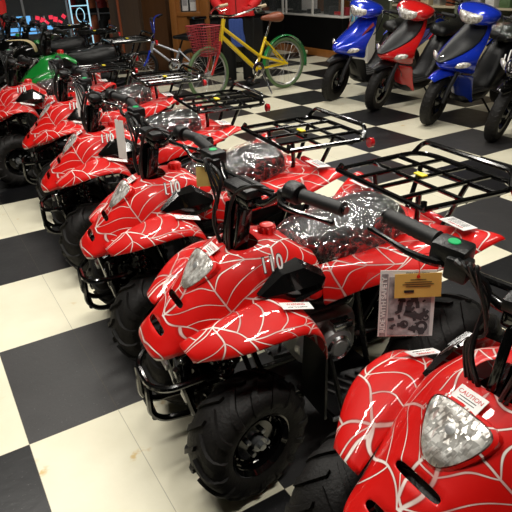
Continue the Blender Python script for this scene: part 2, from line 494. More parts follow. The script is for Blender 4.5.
# ------------------------------------------------------------------ quad bike
def tire_mesh(R, W, rimr, lugs=15):
    """knobbly tyre about the y axis, centred at the origin"""
    b = B()
    h = W / 2
    prof = [(rimr, -h * .78), (rimr + .01, -h * .90), (rimr + (R - rimr) * .45, -h), (R - .028, -h * .97), (R - .012, -h * .82), (R - .003, -h * .5), (R, 0),
            (R - .003, h * .5), (R - .012, h * .82), (R - .028, h * .97), (rimr + (R - rimr) * .45, h), (rimr + .01, h * .90), (rimr, h * .78)]
    b.lathe(prof, 'y', n=48)
    def surf(w):           # w 0..1 from centre to sidewall -> (radius, y)
        tab = [(0, R, 0), (.5, R - .003, h * .5), (.8, R - .011, h * .82), (1., R - .030, h * .985), (1.15, R - .05, h * 1.0)]
        for i in range(len(tab) - 1):
            if w <= tab[i + 1][0]:
                t = (w - tab[i][0]) / (tab[i + 1][0] - tab[i][0])
                return tab[i][1] + (tab[i + 1][1] - tab[i][1]) * t, tab[i][2] + (tab[i + 1][2] - tab[i][2]) * t
        return tab[-1][1:]
    for side in (-1, 1):
        for k in range(lugs):
            a0 = 2 * PI * (k + (.5 if side > 0 else 0)) / lugs
            rows = []
            for w, da, wd in [(.03, .30, .050), (.35, .18, .055), (.65, .07, .065), (.9, .0, .080), (1.05, -.03, .085), (1.14, -.03, .06)]:
                r, y = surf(w); hh = .011 if w < 1. else .007
                row = []
                for (aa, rr) in ((-wd, r - .006), (-wd * .8, r + hh), (wd * .8, r + hh), (wd, r - .006)):
                    a = a0 + da + aa
                    yy = y * side + (side * .005 if (w > 1 and rr > r) else 0)
                    row.append((rr * math.cos(a), yy, rr * math.sin(a)))
                rows.append(row)
            b.grid(rows)
            b.face([b.v(p) for p in rows[0]]); b.face([b.v(p) for p in rows[-1]])
    return b

def make_wheel(root, x, y, R, W, out, steer, name='tire'):
    rimr = R * .50
    t = tire_mesh(R - .011, W, rimr).build(name, 'rubber', root, auto=35)
    t.location = (x, y, R); t.rotation_euler = (0, 0, steer)
    s = out
    h = W / 2
    r = B()
    r.lathe([(rimr + .006, -h * .86), (rimr + .004, -h * .7), (rimr - .006, -h * .6), (rimr - .008, h * .60), (rimr + .004, h * .7), (rimr + .008, h * .86), (rimr + .002, h * .88), (rimr - .008, h * .7)], 'y', n=32)
    yd = s * h * .30
    r.lathe([(rimr - .008, yd), (rimr * .72, yd - s * .002), (rimr * .66, yd + s * .012), (rimr * .30, yd + s * .014), (rimr * .26, yd + s * .0), (0.001, yd)], 'y', n=32)
    for k in range(8):                                   # raised window ribs of the pressed steel disc
        a = 2 * PI * k / 8
        p = lambda rr, dd: (rr * math.cos(a + dd), yd + s * .006, rr * math.sin(a + dd))
        r.tube([p(rimr * .72, -.1), p(rimr * .9, -.12), p(rimr * .9, .12), p(rimr * .72, .1)], .0035, 5, closed=True)
    r.build('rim', 'black_gloss', t)
    hb = B()
    hb.cyl((0, yd, 0), (0, yd + s * .035, 0), .022, 14); hb.cyl((0, yd + s * .03, 0), (0, yd + s * .048, 0), .011, 8)
    for k in range(4):
        a = 2 * PI * k / 4 + .5
        hb.cyl((.038 * math.cos(a), yd + s * .008, .038 * math.sin(a)), (.038 * math.cos(a), yd + s * .028, .038 * math.sin(a)), .0075, 6)
    hb.build('hub', 'aluminium', t)
    return t

# half sections of the front shell, nose to seat: centre, ridge, ...  (x, y, z)
SHELL = [
 [(.566, 0, .420), (.566, .060, .420), (.552, .094, .424), (.505, .108, .440), (.45, .118, .445)],
 [(.578, 0, .438), (.577, .060, .438), (.560, .098, .441), (.505, .118, .450), (.44, .130, .450)],
 [(.535, 0, .481), (.534, .060, .479), (.518, .099, .470), (.480, .128, .458), (.425, .145, .455)],
 [(.520, 0, .497), (.518, .058, .495), (.503, .101, .484), (.466, .134, .466), (.412, .154, .460)],
 [(.471, 0, .550), (.469, .056, .547), (.453, .105, .532), (.424, .146, .498), (.385, .166, .470)],
 [(.457, 0, .564), (.455, .056, .561), (.440, .106, .545), (.411, .149, .509), (.375, .172, .478)],
 [(.415, 0, .605), (.413, .058, .602), (.400, .110, .585), (.370, .157, .540), (.34, .185, .490)],
 [(.370, 0, .648), (.368, .062, .645), (.357, .114, .624), (.332, .162, .574), (.31, .190, .510)],
 [(.325, 0, .678), (.323, .064, .676), (.315, .118, .654), (.300, .164, .600), (.29, .192, .53)],
 [(.298, 0, .684), (.297, .064, .684), (.290, .122, .664), (.275, .165, .610), (.265, .190, .53)],
 [(.212, 0, .692), (.212, .064, .692), (.212, .120, .674), (.210, .157, .622), (.21, .180, .53)],
 [(.190, 0, .698), (.190, .064, .696), (.190, .116, .674), (.185, .149, .622), (.185, .170, .53)],
 [(.150, 0, .692), (.150, .060, .688), (.148, .106, .664), (.145, .138, .612), (.14, .155, .52)],
 [(.110, 0, .672), (.108, .056, .668), (.105, .100, .648), (.100, .130, .595), (.10, .145, .51)],
 [(.060, 0, .645), (.058, .056, .642), (.055, .100, .632), (.050, .132, .580), (.05, .145, .50)],
]
def full(row): return [(x, -y, z) for x, y, z in row[:0:-1]] + list(row)

# one front fender, left side; rows nose to rear, columns inner -> outer lip
FENDER = [
 [(.500, .112, .482), (.505, .135, .492), (.505, .165, .492), (.496, .198, .486), (.494, .202, .472)],
 [(.450, .125, .510), (.458, .152, .526), (.455, .205, .524), (.440, .252, .510), (.438, .256, .495)],
 [(.385, .140, .540), (.388, .172, .560), (.385, .238, .556), (.375, .300, .540), (.373, .304, .522)],
 [(.310, .150, .560), (.310, .182, .588), (.305, .252, .583), (.295, .318, .562), (.293, .322, .542)],
 [(.240, .155, .560), (.235, .190, .594), (.230, .252, .588), (.220, .318, .564), (.218, .322, .544)],
 [(.185, .160, .530), (.180, .195, .566), (.174, .252, .558), (.165, .305, .530), (.164, .310, .512)],
 [(.155, .170, .480), (.150, .200, .505), (.145, .250, .496), (.140, .292, .470), (.140, .297, .455)],
 [(.138, .180, .425), (.133, .205, .430), (.130, .245, .425), (.128, .278, .410), (.130, .283, .400)],
]
REAR = [   # rear fender half: rows front -> rear, columns inner (under the seat) -> outer lip
 [(.060, .105, .600), (.060, .128, .580), (.060, .142, .540), (.060, .150, .500), (.060, .152, .485)],
 [(-.020, .105, .600), (-.020, .135, .590), (-.022, .150, .560), (-.025, .160, .520), (-.026, .162, .505)],
 [(-.100, .105, .605), (-.100, .140, .600), (-.102, .165, .580), (-.105, .185, .545), (-.106, .188, .530)],
 [(-.170, .105, .615), (-.170, .150, .615), (-.175, .205, .605), (-.180, .250, .580), (-.182, .255, .562)],
 [(-.240, .100, .630), (-.240, .155, .632), (-.245, .230, .628), (-.252, .300, .610), (-.255, .308, .592)],
 [(-.310, .095, .645), (-.310, .155, .648), (-.318, .240, .662), (-.330, .330, .660), (-.335, .340, .642)],
 [(-.360, .090, .645), (-.362, .155, .652), (-.375, .245, .680), (-.395, .345, .692), (-.402, .355, .672)],
 [(-.385, .090, .620), (-.388, .155, .630), (-.400, .245, .662), (-.415, .345, .678), (-.418, .350, .662)],
]
STEER = math.radians(9)
def steer_matrix():
    p = V((.24, 0, .6)); ax = V((-.30, 0, 1)).normalized()
    return Matrix.Translation(p) @ Matrix.Rotation(STEER, 4, ax) @ Matrix.Translation(-p)

def crease(o, nr, nc, val, ridge):
    """sharpen the rim (and one ridge column) of a grid mesh for the subdivision"""
    t = bmesh.new(); t.from_mesh(o.data); cr = t.edges.layers.float.new('crease_edge'); t.verts.ensure_lookup_table()
    for e in t.edges:
        i, j = e.verts[0].index, e.verts[1].index
        if e.is_boundary: e[cr] = val
        elif ridge is not None and i % nc == ridge and j % nc == ridge: e[cr] = .45
    cv = t.verts.layers.float.new('crease_vert')
    for k in (0, nc - 1, (nr - 1) * nc, nr * nc - 1): t.verts[k][cv] = val
    t.to_mesh(o.data); t.free(); return o
def make_quad(shell='web', trim='red', webbed=True, name='quad_bike', steer=9., rear=None, right_wheel=(.36, -.226)):
    global STEER
    STEER = math.radians(steer)
    root = empty(name)
    # ---- plastics
    b = B(); G = [full(r) for r in SHELL]
    skip = set()
    for j in (3, 4):
        skip |= {(2, j), (4, j)}          # two nose slots
        skip |= {(9, j)}                  # steering hole
    b.grid(G, skip); sh = b.build('front_shell', shell, root, sub=2, solid=.004)
    t = bmesh.new(); t.from_mesh(sh.data); cr = t.edges.layers.float.new('crease_edge')
    for e in t.edges:
        if e.is_boundary and max(v.co.x for v in e.verts) > .40: e[cr] = .9
    cv = t.verts.layers.float.new('crease_vert')
    for v in t.verts:
        if v.is_boundary and abs(v.co.y) < .065 and .46 < v.co.z < .57: v[cv] = 1.
    t.to_mesh(sh.data); t.free()
    for s in (1, -1):
        b = B(); rows = [[(x, y * s, z) for x, y, z in r] for r in FENDER]
        b.grid(rows); crease(b.build('front_fender', shell, root, sub=2, solid=.005), 8, 5, .75, 1)
        b = B(); rows = [[(x, y * s, z) for x, y, z in r] for r in REAR]
        b.grid(rows); crease(b.build('rear_fender', rear or shell, root, sub=2, solid=.005), 8, 5, .6, None)
    b = B()                                             # tail between the rear fenders
    b.grid([[(-.27, -.11, .63), (-.27, 0, .64), (-.27, .11, .63)], [(-.34, -.12, .645), (-.34, 0, .655), (-.34, .12, .645)],
            [(-.40, -.12, .635), (-.40, 0, .645), (-.40, .12, .635)], [(-.43, -.11, .58), (-.43, 0, .585), (-.43, .11, .58)]])
    b.build('tail_panel', rear or shell, root, sub=2, solid=.005)
    b = B()                                             # dark liner behind the slots and in the steering hole
    b.box((.44, 0, .455), (.10, .13, .09), Matrix.Rotation(math.radians(45), 3, 'Y'), .01)
    b.build('nose_liner', 'black_plastic', root)
    b = B(); b.box((.25, 0, .60), (.12, .16, .05), None, .01); b.build('steering_boot', 'black_plastic', root)
    # ---- headlight
    M = frame((.392, 0, .622), (0, 1, 0), (.72, 0, .69))
    out = [(-.062, .050), (-.030, .057), (.030, .057), (.062, .050), (.068, .030), (.056, -.005), (.036, -.038), (.014, -.058), (-.014, -.058), (-.036, -.038), (-.056, -.005), (-.068, .030)]
    t = []
    for i in range(len(out)): t.append(V((out[i][0], out[i][1], 0)))
    ring, _ = spline(t, 3, True)
    b = B(M); rows = []
    for sc, z in ((1.12, -.012), (1.10, .003), (1.0, .007)):
        rows.append([(p.x * sc, p.y * sc, z) for p in ring])
    b.grid(rows, closed_u=True); bez = b.build('headlight_bezel', shell if webbed else 'black_gloss', root)
    b = B(M); rows = []
    for sc, z in ((1.0, .002), (.96, .008), (.8, .012), (.5, .014), (.2, .015)):
        rows.append([(p.x * sc, p.y * sc, z) for p in ring])
    vs = b.grid(rows, closed_u=True); b.face(vs[-1]); hl = b.build('headlight', 'lens', root)
    b = B(M); b.lathe([(0, .022), (.010, .020), (.014, .014)], 'z', (0, .014, -.004), 16)
    b.build('bulb_shield', 'cast_metal', hl)
    # ---- side scoops
    for s in (1, -1):
        pts = [(.285, .165, .600), (.215, .150, .655), (.150, .140, .665), (.070, .148, .610), (.085, .158, .570), (.190, .175, .545)]
        outer = [(.280, .178, .598), (.212, .180, .645), (.150, .185, .652), (.080, .188, .604), (.092, .195, .575), (.190, .200, .555)]
        b = B(); a = [(x, y * s, z) for x, y, z in pts]; o_ = [(x, y * s, z) for x, y, z in outer]
        rdg = [(.262, s * .183, .590), (.205, s * .206, .602), (.150, s * .212, .606), (.095, s * .200, .598), (.105, s * .206, .588), (.190, s * .210, .582)]
        vs = b.grid([a, o_, rdg], closed_u=True); b.face(vs[-1]); b.face(vs[0][::-1])
        b.build('side_scoop', 'black_gloss', root, auto=25)
    if webbed:
        for s in (1, -1):
            n = V((.05, s * .84, .54)); x = V((-s, .03, .0))
            M = frame((.228, s * .144, .664), x, n) @ Matrix.Diagonal((.72, 1.12, 1, 1))
            text_mesh('number_decal', '110', .052, 'black_print', root, Matrix.Translation(n.normalized() * .005) @ M, .0004, bold=.0034, shear=.12, space=1.22)
            text_mesh('number_decal', '110', .052, 'white_print', root, Matrix.Translation(n.normalized() * .006) @ M, .0004, bold=.0009, shear=.12, space=1.22)
            M = frame((.208, s * .245, .580), (-s, 0, -.30 * s), (-.28, s * .16, 1))
            b = B(M); b.box((0, 0, .002), (.095, .030, .0012)); st = b.build('warning_sticker', 'white_print', root)
            text_mesh('sticker_print', 'WARNING', .012, 'red_print', st, M @ Matrix.Translation((0, .006, .0028)), .0002)
            text_mesh('sticker_print', 'under 16 prohibited', .0075, 'black_print', st, M @ Matrix.Translation((0, -.006, .0028)), .0002)
        M = frame((.338, -.012, .672), (0, 1, 0), (.45, -.05, .89)); b = B(M); b.box((0, 0, .003), (.062, .036, .0015)); st = b.build('caution_sticker', 'white_print', root)
        text_mesh('sticker_print', 'CAUTION', .0120, 'red_print', st, M @ Matrix.Translation((0, .006, .0042)), .0002)
        for q in (-.002, -.008): b2 = B(M); b2.box((0, q, .0040), (.038, .0016, .0004)); b2.build('sticker_print', 'black_print', st)
        for (sx_, sy_, sz_) in ((-.345, .235, .686), (-.335, -.215, .678)):
            M = frame((sx_, sy_, sz_), (0, -1, 0), (-.08, 0, 1)); b = B(M); b.box((0, 0, .002), (.10, .055, .0015)); st = b.build('rear_sticker', 'white_print', root)
            text_mesh('sticker_print', 'WARNING', .012, 'red_print', st, M @ Matrix.Translation((-.005, .014, .003)), .0002)
            b2 = B(M)
            for q in range(4): b2.box((.005, .003 - q * .007, .003), (.07, .0016, .0006))
            b2.build('sticker_print', 'black_print', st)
    b = B(); b.lathe([(.0, .032), (.012, .032), (.020, .030), (.024, .024), (.024, .006), (.028, 0), (.0, 0)], 'z', (.165, 0, .686), 20)
    for k in range(10):
        a = 2 * PI * k / 10; b.box((.165 + .024 * math.cos(a), .024 * math.sin(a), .703), (.006, .006, .016), Matrix.Rotation(a, 3, 'Z'), .001)
    b.build('fuel_cap', trim, root)
    # ---- seat
    rows = []
    SE = [(.115, .030, .672, .650), (.095, .060, .684, .625), (.03, .090, .690, .590), (-.06, .112, .700, .585), (-.15, .125, .718, .592), (-.22, .125, .726, .605), (-.265, .112, .718, .618), (-.285, .085, .695, .628)]
    for x, w, zt, zb in SE:
        rows.append([(x, -w * .90, zb), (x, -w, zb + (zt - zb) * .35), (x, -w * .92, zb + (zt - zb) * .78), (x, -w * .6, zt - .003), (x, 0, zt + .002), (x, w * .6, zt - .003), (x, w * .92, zb + (zt - zb) * .78), (x, w, zb + (zt - zb) * .35), (x, w * .90, zb)])
    b = B(); vs = b.grid(rows); b.face(vs[0]); b.face(vs[-1]); seat = b.build('seat', 'leather', root, sub=2)
    b = B()
    rw, _n = [], 0
    for i in range(29):                                   # crumpled film, finely gridded
        t = i / 28 * 7; k = min(int(t), 6); f = t - k
        r0, r1 = rows[k], rows[k + 1]
        base = [V(r0[j]).lerp(V(r1[j]), f) for j in range(9)]
        sp, _ = spline(base, 4)
        row = []
        for j, p in enumerate(sp):
            c = V((p.x, 0, p.z - .07)); n = (p - V((p.x * .95 - .01, 0, .60))).normalized()
            d = noise.noise(p * 28) * .006 + noise.noise(V((p.x * 60, p.y * 22, p.z * 22))) * .004
            row.append(p + n * (.008 + d))
        rw.append(row)
    b.grid(rw)
    if webbed: b.build('plastic_wrap', 'wrap', seat)
    # ---- handlebar group, turned slightly left
    SM = steer_matrix()
    b = B(SM)
    b.tube(corners([(.18, .345, .885), (.215, .16, .885), (.235, .09, .82), (.235, -.09, .82), (.215, -.16, .885), (.18, -.345, .885)], .04), .011, 10)
    b.tube([(.222, .13, .855), (.222, -.13, .855)], .008, 8)
    b.build('handlebar', 'black_metal', root)
    b = B(SM)
    b.tube([(.235, 0, .80), (.28, 0, .60), (.31, 0, .45)], .016, 10)
    b.box((.236, 0, .815), (.05, .11, .035), None, .008)
    for s in (1, -1):
        b.beam((.255, s * .032, .80), (.285, s * .028, .62), .018, .040, .004)
    b.box((.29, 0, .63), (.06, .08, .03), None, .008)
    b.build('steering_column', 'black_gloss', root)
    b = B(SM); b.box((.232, 0, .845), (.075, .12, .028), None, .010); b.build('bar_pad', 'black_plastic', root)
    for s in (1, -1):
        b = B(SM)
        n = 16
        A, D = V((.182, s * .335, .885)), V((.205, s * .215, .885))
        pts = []; rs = []
        for k in range(n + 1):
            pts.append(A.lerp(D, k / n)); rs.append(.0185 if k in (0, n) else (.0160 if k % 2 else .0172))
        b.tube(pts, rs, 14); b.build('grip', 'rubber_grip', root, auto=60)
        b = B(SM)
        if s > 0:
            b.lathe([(.0, -.022), (.026, -.022), (.028, -.016), (.028, .012), (.024, .020), (0, .020)], 'y', (.208, s * .188, .885), 18)
            b.box((.214, s * .155, .868), (.035, .030, .034), None, .006)
            b.build('switch_housing', 'black_plastic', root)
        else:
            b.box((.225, s * .175, .885), (.055, .070, .040), None, .009)
            b.box((.245, s * .150, .868), (.035, .045, .045), None, .006)
            h = b.build('control_box', 'black_plastic', root)
            b = B(SM); b.lathe([(0, .0015), (.011, .0015), (.012, 0)], 'z', (.225, s * .175, .9055), 20); b.build('green_sticker', 'green_sticker', h)
        b = B(SM)
        b.tube([(.222, s * .165, .865), (.255, s * .19, .868), (.258, s * .24, .868), (.238, s * .31, .868), (.228, s * .345, .868)], [.008, .009, .007, .006, .008], 8, smooth=4)
        b.ball(SM @ V((.228, s * .345, .868)) if False else (.228, s * .345, .868), .009)
        b.build('brake_lever', 'black_metal', root)
    b = B()
    for s, q, r in ((1, 0, .0042), (1, 1, .0042), (-1, 0, .0055), (-1, 1, .0042), (-1, 2, .0042), (-1, 3, .0035)):
        top = SM @ V((.245 + .008 * q, s * (.150 - .014 * q), .885 + .004 * q))
        bow = V((.275 + .010 * q, s * (.055 - .010 * q), .86 - .02 * q))
        b.tube([top, top + V((.028, -s * .02, .008)), bow, V((.310 - .004 * q, s * (.045 + .008 * q), .75)), V((.30, s * (.02 + .010 * q), .66)), V((.30, s * .02, .56))], r, 6, smooth=5)
    b.build('cable', 'black_plastic', root)
    # ---- wheels
    make_wheel(root, .36, .226, .190, .150, 1, STEER + .05); make_wheel(root, *right_wheel, .190, .150, -1, STEER)
    make_wheel(root, -.37, .232, .205, .190, 1, 0); make_wheel(root, -.37, -.232, .205, .190, -1, 0)
    # ---- chassis
    b = B()
    for s in (1, -1):
        b.tube(corners([(.50, s * .06, .36), (.46, s * .07, .16), (.25, s * .09, .13), (-.22, s * .09, .13), (-.33, s * .08, .30), (-.40, s * .08, .50)], .05), .012, 8)
        b.tube(corners([(.50, s * .06, .40), (.20, s * .07, .50), (-.10, s * .07, .52), (-.40, s * .08, .56)], .05), .012, 8)
        b.tube([(.30, s * .07, .47), (.20, s * .09, .13)], .010, 8)
        b.tube([(-.10, s * .07, .52), (-.16, s * .09, .14)], .010, 8)
        b.tube([(.36, s * .06, .15), (.38, s * .155, .19), (.42, s * .06, .15)], .010, 8)
        b.tube([(.34, s * .06, .24), (.38, s * .155, .235), (.42, s * .06, .24)], .009, 8)
        b.tube([(.33, s * .03, .20), (.34, s * .155, .21)], .006, 6)
    b.tube([(-.37, -.24, .205), (-.37, .24, .205)], .016, 10)
    b.box((-.27, 0, .21), (.24, .07, .05), None, .01); b.box((.47, 0, .30), (.03, .13, .16), None, .006)
    b.box((.02, 0, .44), (.30, .11, .12), None, .03)
    b.build('frame', 'black_metal', root)
    for s in (1, -1):
        b = B(); A, D = V((.375, s * .110, .455)), V((.380, s * .165, .225)); ax = (D - A).normalized()
        u = ax.orthogonal().normalized(); w = ax.cross(u); pts = []
        for k in range(7 * 10 + 1):
            a = 2 * PI * k / 10; pts.append(A + (D - A) * (.12 + .7 * k / 70) + (u * math.cos(a) + w * math.sin(a)) * .021)
        b.tube(pts, .0042, 6); b.tube([A, D], .011, 10); b.tube([A + ax * .02, A + ax * .03], .025, 12); b.tube([D - ax * .045, D - ax * .035], .025, 12)
        b.build('shock_absorber', 'black_gloss', root)
    # ---- front bumper
    b = B()
    up = [(.43, .115, .345), (.545, .115, .340), (.587, .062, .330), (.587, -.062, .330), (.545, -.115, .340), (.43, -.115, .345)]
    b.tube(corners(up, .04), .010, 8)
    b.tube(corners([(.587, .050, .330), (.590, .050, .225), (.555, .050, .190), (.44, .056, .180)], .035), .0105, 8)
    b.tube(corners([(.587, -.050, .330), (.590, -.050, .225), (.555, -.050, .190), (.44, -.056, .180)], .035), .0105, 8)
    b.tube([(.578, -.05, .205), (.578, .05, .205)], .0105, 8)
    b.tube([(.50, -.10, .345), (.50, -.10, .40)], .008, 6); b.tube([(.50, .10, .345), (.50, .10, .40)], .008, 6)
    b.build('front_bumper', 'black_gloss', root)
    b = B(); b.box((.525, .035, .375), (.012, .05, .020), None, .003); b.build('maker_plate', 'cast_metal', root)
    # ---- engine
    b = B(); b.box((-.01, 0, .30), (.22, .16, .16), None, .03)
    b.lathe([(.0, .045), (.026, .045), (.030, .040), (.042, .036), (.056, .030), (.062, .018), (.064, 0), (.064, -.05)], 'y', (-.01, .095, .300), 28)
    b.lathe([(.0, .030), (.03, .030), (.045, .022), (.05, 0)], 'y', (.075, .085, .310), 24)
    eng = b.build('engine', 'cast_metal', root)
    b = B()
    for k in range(7): b.box((.065 + k * .012, 0, .35 + k * .006), (.007, .11, .10), Matrix.Rotation(.45, 3, 'Y'), .002)
    b.build('cooling_fins', 'cast_metal', eng)
    b = B(); b.lathe([(.032, .041), (.038, .046), (.044, .038)], 'y', (-.01, .095, .300), 28); b.box((-.03, .11, .372), (.07, .04, .025), None, .006); b.build('engine_trim', 'chrome', eng)
    b = B(); b.tube([(.10, -.08, .34), (.12, -.12, .25), (0, -.14, .22), (-.20, -.14, .34), (-.42, -.13, .40)], [.014, .014, .015, .035, .035], 12, smooth=5); b.build('exhaust', 'steel_dark', root)
    # ---- footboards
    for s in (1, -1):
        b = B()
        pts = [(.11, s * .09, .165), (.09, s * .285, .175), (-.17, s * .275, .160), (-.20, s * .09, .150)]
        b.prism(pts, (0, 0, -.016))
        b.tube([(.12, s * .10, .175), (.115, s * .292, .185), (-.18, s * .285, .168)], .008, 6)
        fb_ = b.build('footboard', 'black_plastic', root); b = B()
        for k in range(7):
            x = .07 - k * .040
            b.beam((x, s * .115, .170 - k * .002), (x - .035, s * .185, .171 - k * .002), .009, .012, .002)
            b.beam((x - .035, s * .200, .171 - k * .002), (x, s * .270, .174 - k * .002), .009, .012, .002)
        b.build('footboard_ridges', 'grey_rubber', fb_); b = B()  # ridge colour lightened to stand in for highlights on the black board
        b.tube([(.07, s * .285, .18), (.11, s * .255, .40)], .008, 6)
        b.prism([(.115, s * .12, .17), (.125, s * .275, .18), (.118, s * .265, .41), (.125, s * .16, .46)], (.008, 0, 0))
        b.build('mud_guard', 'black_plastic', root)
    # ---- rear rack
    b = B(); z = .750
    b.tube(corners([(-.235, .205, z + .02), (-.225, .215, z), (-.60, .235, z), (-.60, -.235, z), (-.225, -.215, z), (-.235, -.205, z + .02)], .09), .009, 8)
    b.tube(corners([(-.225, .22, z), (-.225, -.22, z)], .02), .009, 8)
    b.tube(corners([(-.56, .225, z), (-.585, .20, z + .045), (-.585, -.20, z + .045), (-.56, -.225, z)], .03), .009, 8)
    for y in (-.11, .0, .11): b.tube([(-.225, y, z), (-.60, y, z)], .0075, 8)
    b.tube([(-.38, -.225, z - .004), (-.38, .225, z - .004)], .0075, 8)
    b.tube([(-.50, -.235, z - .004), (-.50, .235, z - .004)], .0075, 8)
    for s in (1, -1):
        b.tube(corners([(-.30, s * .11, z), (-.31, s * .10, z - .10), (-.30, s * .08, .60)], .03), .009, 8)
        b.tube(corners([(-.50, s * .11, z), (-.44, s * .09, z - .13), (-.40, s * .08, .56)], .03), .009, 8)
    rk = b.build('rear_rack', 'black_gloss', root)
    b = B(); b.box((-.40, .0, z + .012), (.022, .045, .006), None, .002); b.build('rack_label', 'yellow_print', rk)
    b = B(); b.cyl((-.595, .215, z - .022), (-.612, .215, z - .022), .020, 16); b.tube([(-.60, .215, z), (-.60, .215, z - .02)], .004, 6)
    b.build('reflector', 'reflector_red', rk)
    b = B(); b.box((-.45, 0, .60), (.03, .16, .05), None, .012); b.build('tail_light', 'reflector_red', root)
    return root
# ------------------------------------------------------------------ camera
cam = bpy.data.cameras.new('camera'); co = bpy.data.objects.new('camera', cam); C.objects.link(co)
co.location = (CX, CY, CZ); co.rotation_euler = (RX, RY, RZ)
cam.sensor_fit = 'HORIZONTAL'; cam.sensor_width = 36; cam.lens = FPX * 36 / 512; cam.clip_start = .02
SC.camera = co
SC.view_settings.view_transform = 'Standard'; SC.view_settings.look = 'None'; SC.view_settings.gamma = 1
SC.view_settings.use_curve_mapping = False; SC.view_settings.exposure = 0.
# ------------------------------------------------------------------ floor, ceiling, light
def plane(name, x0, x1, y0, y1, z, mat, up=1):
    b = B(); t = -.05 if up > 0 else .05
    b.box(((x0 + x1) / 2, (y0 + y1) / 2, z + t / 2), (x1 - x0, y1 - y0, .05)); return b.build(name, mat, None, smooth=False)
tag(plane('floor', -3, 9, -4, 12, 0, 'floor'), kind='structure')
tag(plane('ceiling', -3, 9, -4, 12, 3.2, 'ceiling_white', -1), kind='structure')

QUADS = [(.93, -.95, 173)]
q0 = make_quad()
QL = ['red web-patterned quad bike']
for i, (x, y, a) in enumerate(QUADS_POS):
    q = q0 if i == 0 else (make_quad(steer=19., right_wheel=(.40, -.265)) if i == 1 else copy_tree(q0))
    q.location = (x, y, 0); q.rotation_euler = (0, 0, math.radians(a))
    STEER = math.radians(9)
    tag(q, QUAD_LABELS[i], 'quad bike', 'red quad bikes with white web pattern lined up on the checkered floor')
# ------------------------------------------------------------------ building
def wall(name, a, b, z0, z1, th, mat, parent=None):
    m = B(); m.beam((a[0], a[1], (z0 + z1) / 2), (b[0], b[1], (z0 + z1) / 2), th, z1 - z0)
    o = m.build(name, mat, parent, smooth=False); tag(o, kind='structure'); return o
wall('wall_back', (-3, 11.5), (9, 11.5), 0, 3.2, .1, 'wall_dark')
wall('wall_right', (8.2, -4), (8.2, 11.5), 0, 3.2, .1, 'wall_green')
wall('wall_left', (-3, -4), (-3, 11.5), 0, 3.2, .1, 'wall_dark')
wall('wall_front', (-3, -4), (9, -4), 0, 3.2, .1, 'wall_dark')
wall('wall_barn', (2.97, 7.2), (3.30, 6.80), 0, 3.15, .10, 'barn_wood')
wall('wall_alcove', (3.34, 6.92), (3.62, 6.50), 0, 3.15, .10, 'dark_wood')
# oak door unit with a small window
dr = empty('door_1', (3.63, 6.28, 0), math.atan2(-.42, .40)); tag(dr, kind='structure')
b = B(); W_ = .46
b.box((W_ / 2, 0, .42), (W_, .05, .84)); b.box((.05, 0, 1.95), (.10, .05, 2.3)); b.box((W_ - .05, 0, 1.95), (.10, .05, 2.3))
b.box((W_ / 2, 0, 2.4), (W_, .05, 1.3)); b.build('door_panel', 'oak', dr)
b = B(); b.box((0, 0, 1.5), (.10, .12, 3.0), None, .01); b.box((W_ + .03, 0, 1.5), (.12, .12, 3.0), None, .01)
b.box((W_ / 2, -.03, .82), (W_, .03, .06), None, .005); b.box((W_ / 2, 0, 1.32), (W_, .04, .05)); b.box((W_ / 2, -.03, .25), (W_, .03, .04), None, .005)
b.build('door_frame', 'oak', dr)
b = B(); b.box((W_ / 2, .01, 1.15), (W_ - .18, .01, .60)); b.build('window_pane', 'case_glass', dr)
t = empty('poster', (3.63, 6.28, 0), math.atan2(-.42, .40)); tag(t, 'white poster with two panels behind the small window of the oak door', 'poster')
b = B(); b.box((W_ * .36, .035, 1.12), (.09, .006, .52)); b.box((W_ * .64, .035, 1.12), (.10, .006, .52)); b.build('sheet', 'white_print', t)
b = B(); b.box((W_ * .36, .029, .98), (.07, .006, .10)); b.box((W_ * .64, .029, 1.02), (.08, .006, .08)); b.build('picture', 'leaflet_grey', t)
# black cabinet behind the rider
t = empty('black_cabinet', (4.05, 5.86, 0), 0); tag(t, 'black cabinet behind the yellow bicycle and the person', 'cabinet')
b = B(); b.box((.30, .25, .40), (1.15, .45, .70), None, .01); b.build('cabinet_body', 'case_black', t)
b = B(); b.box((.30, .27, .03), (1.10, .40, .06)); b.build('plinth', 'cloth_black', t)
b = B(); b.box((.30, .25, .77), (1.20, .50, .04), None, .008); b.build('cabinet_top', 'black_gloss', t)
b = B()
for k in range(3): b.box((-.08 + k * .38, .02, .40), (.34, .012, .60), None, .004)
b.build('door', 'black_plastic', t)

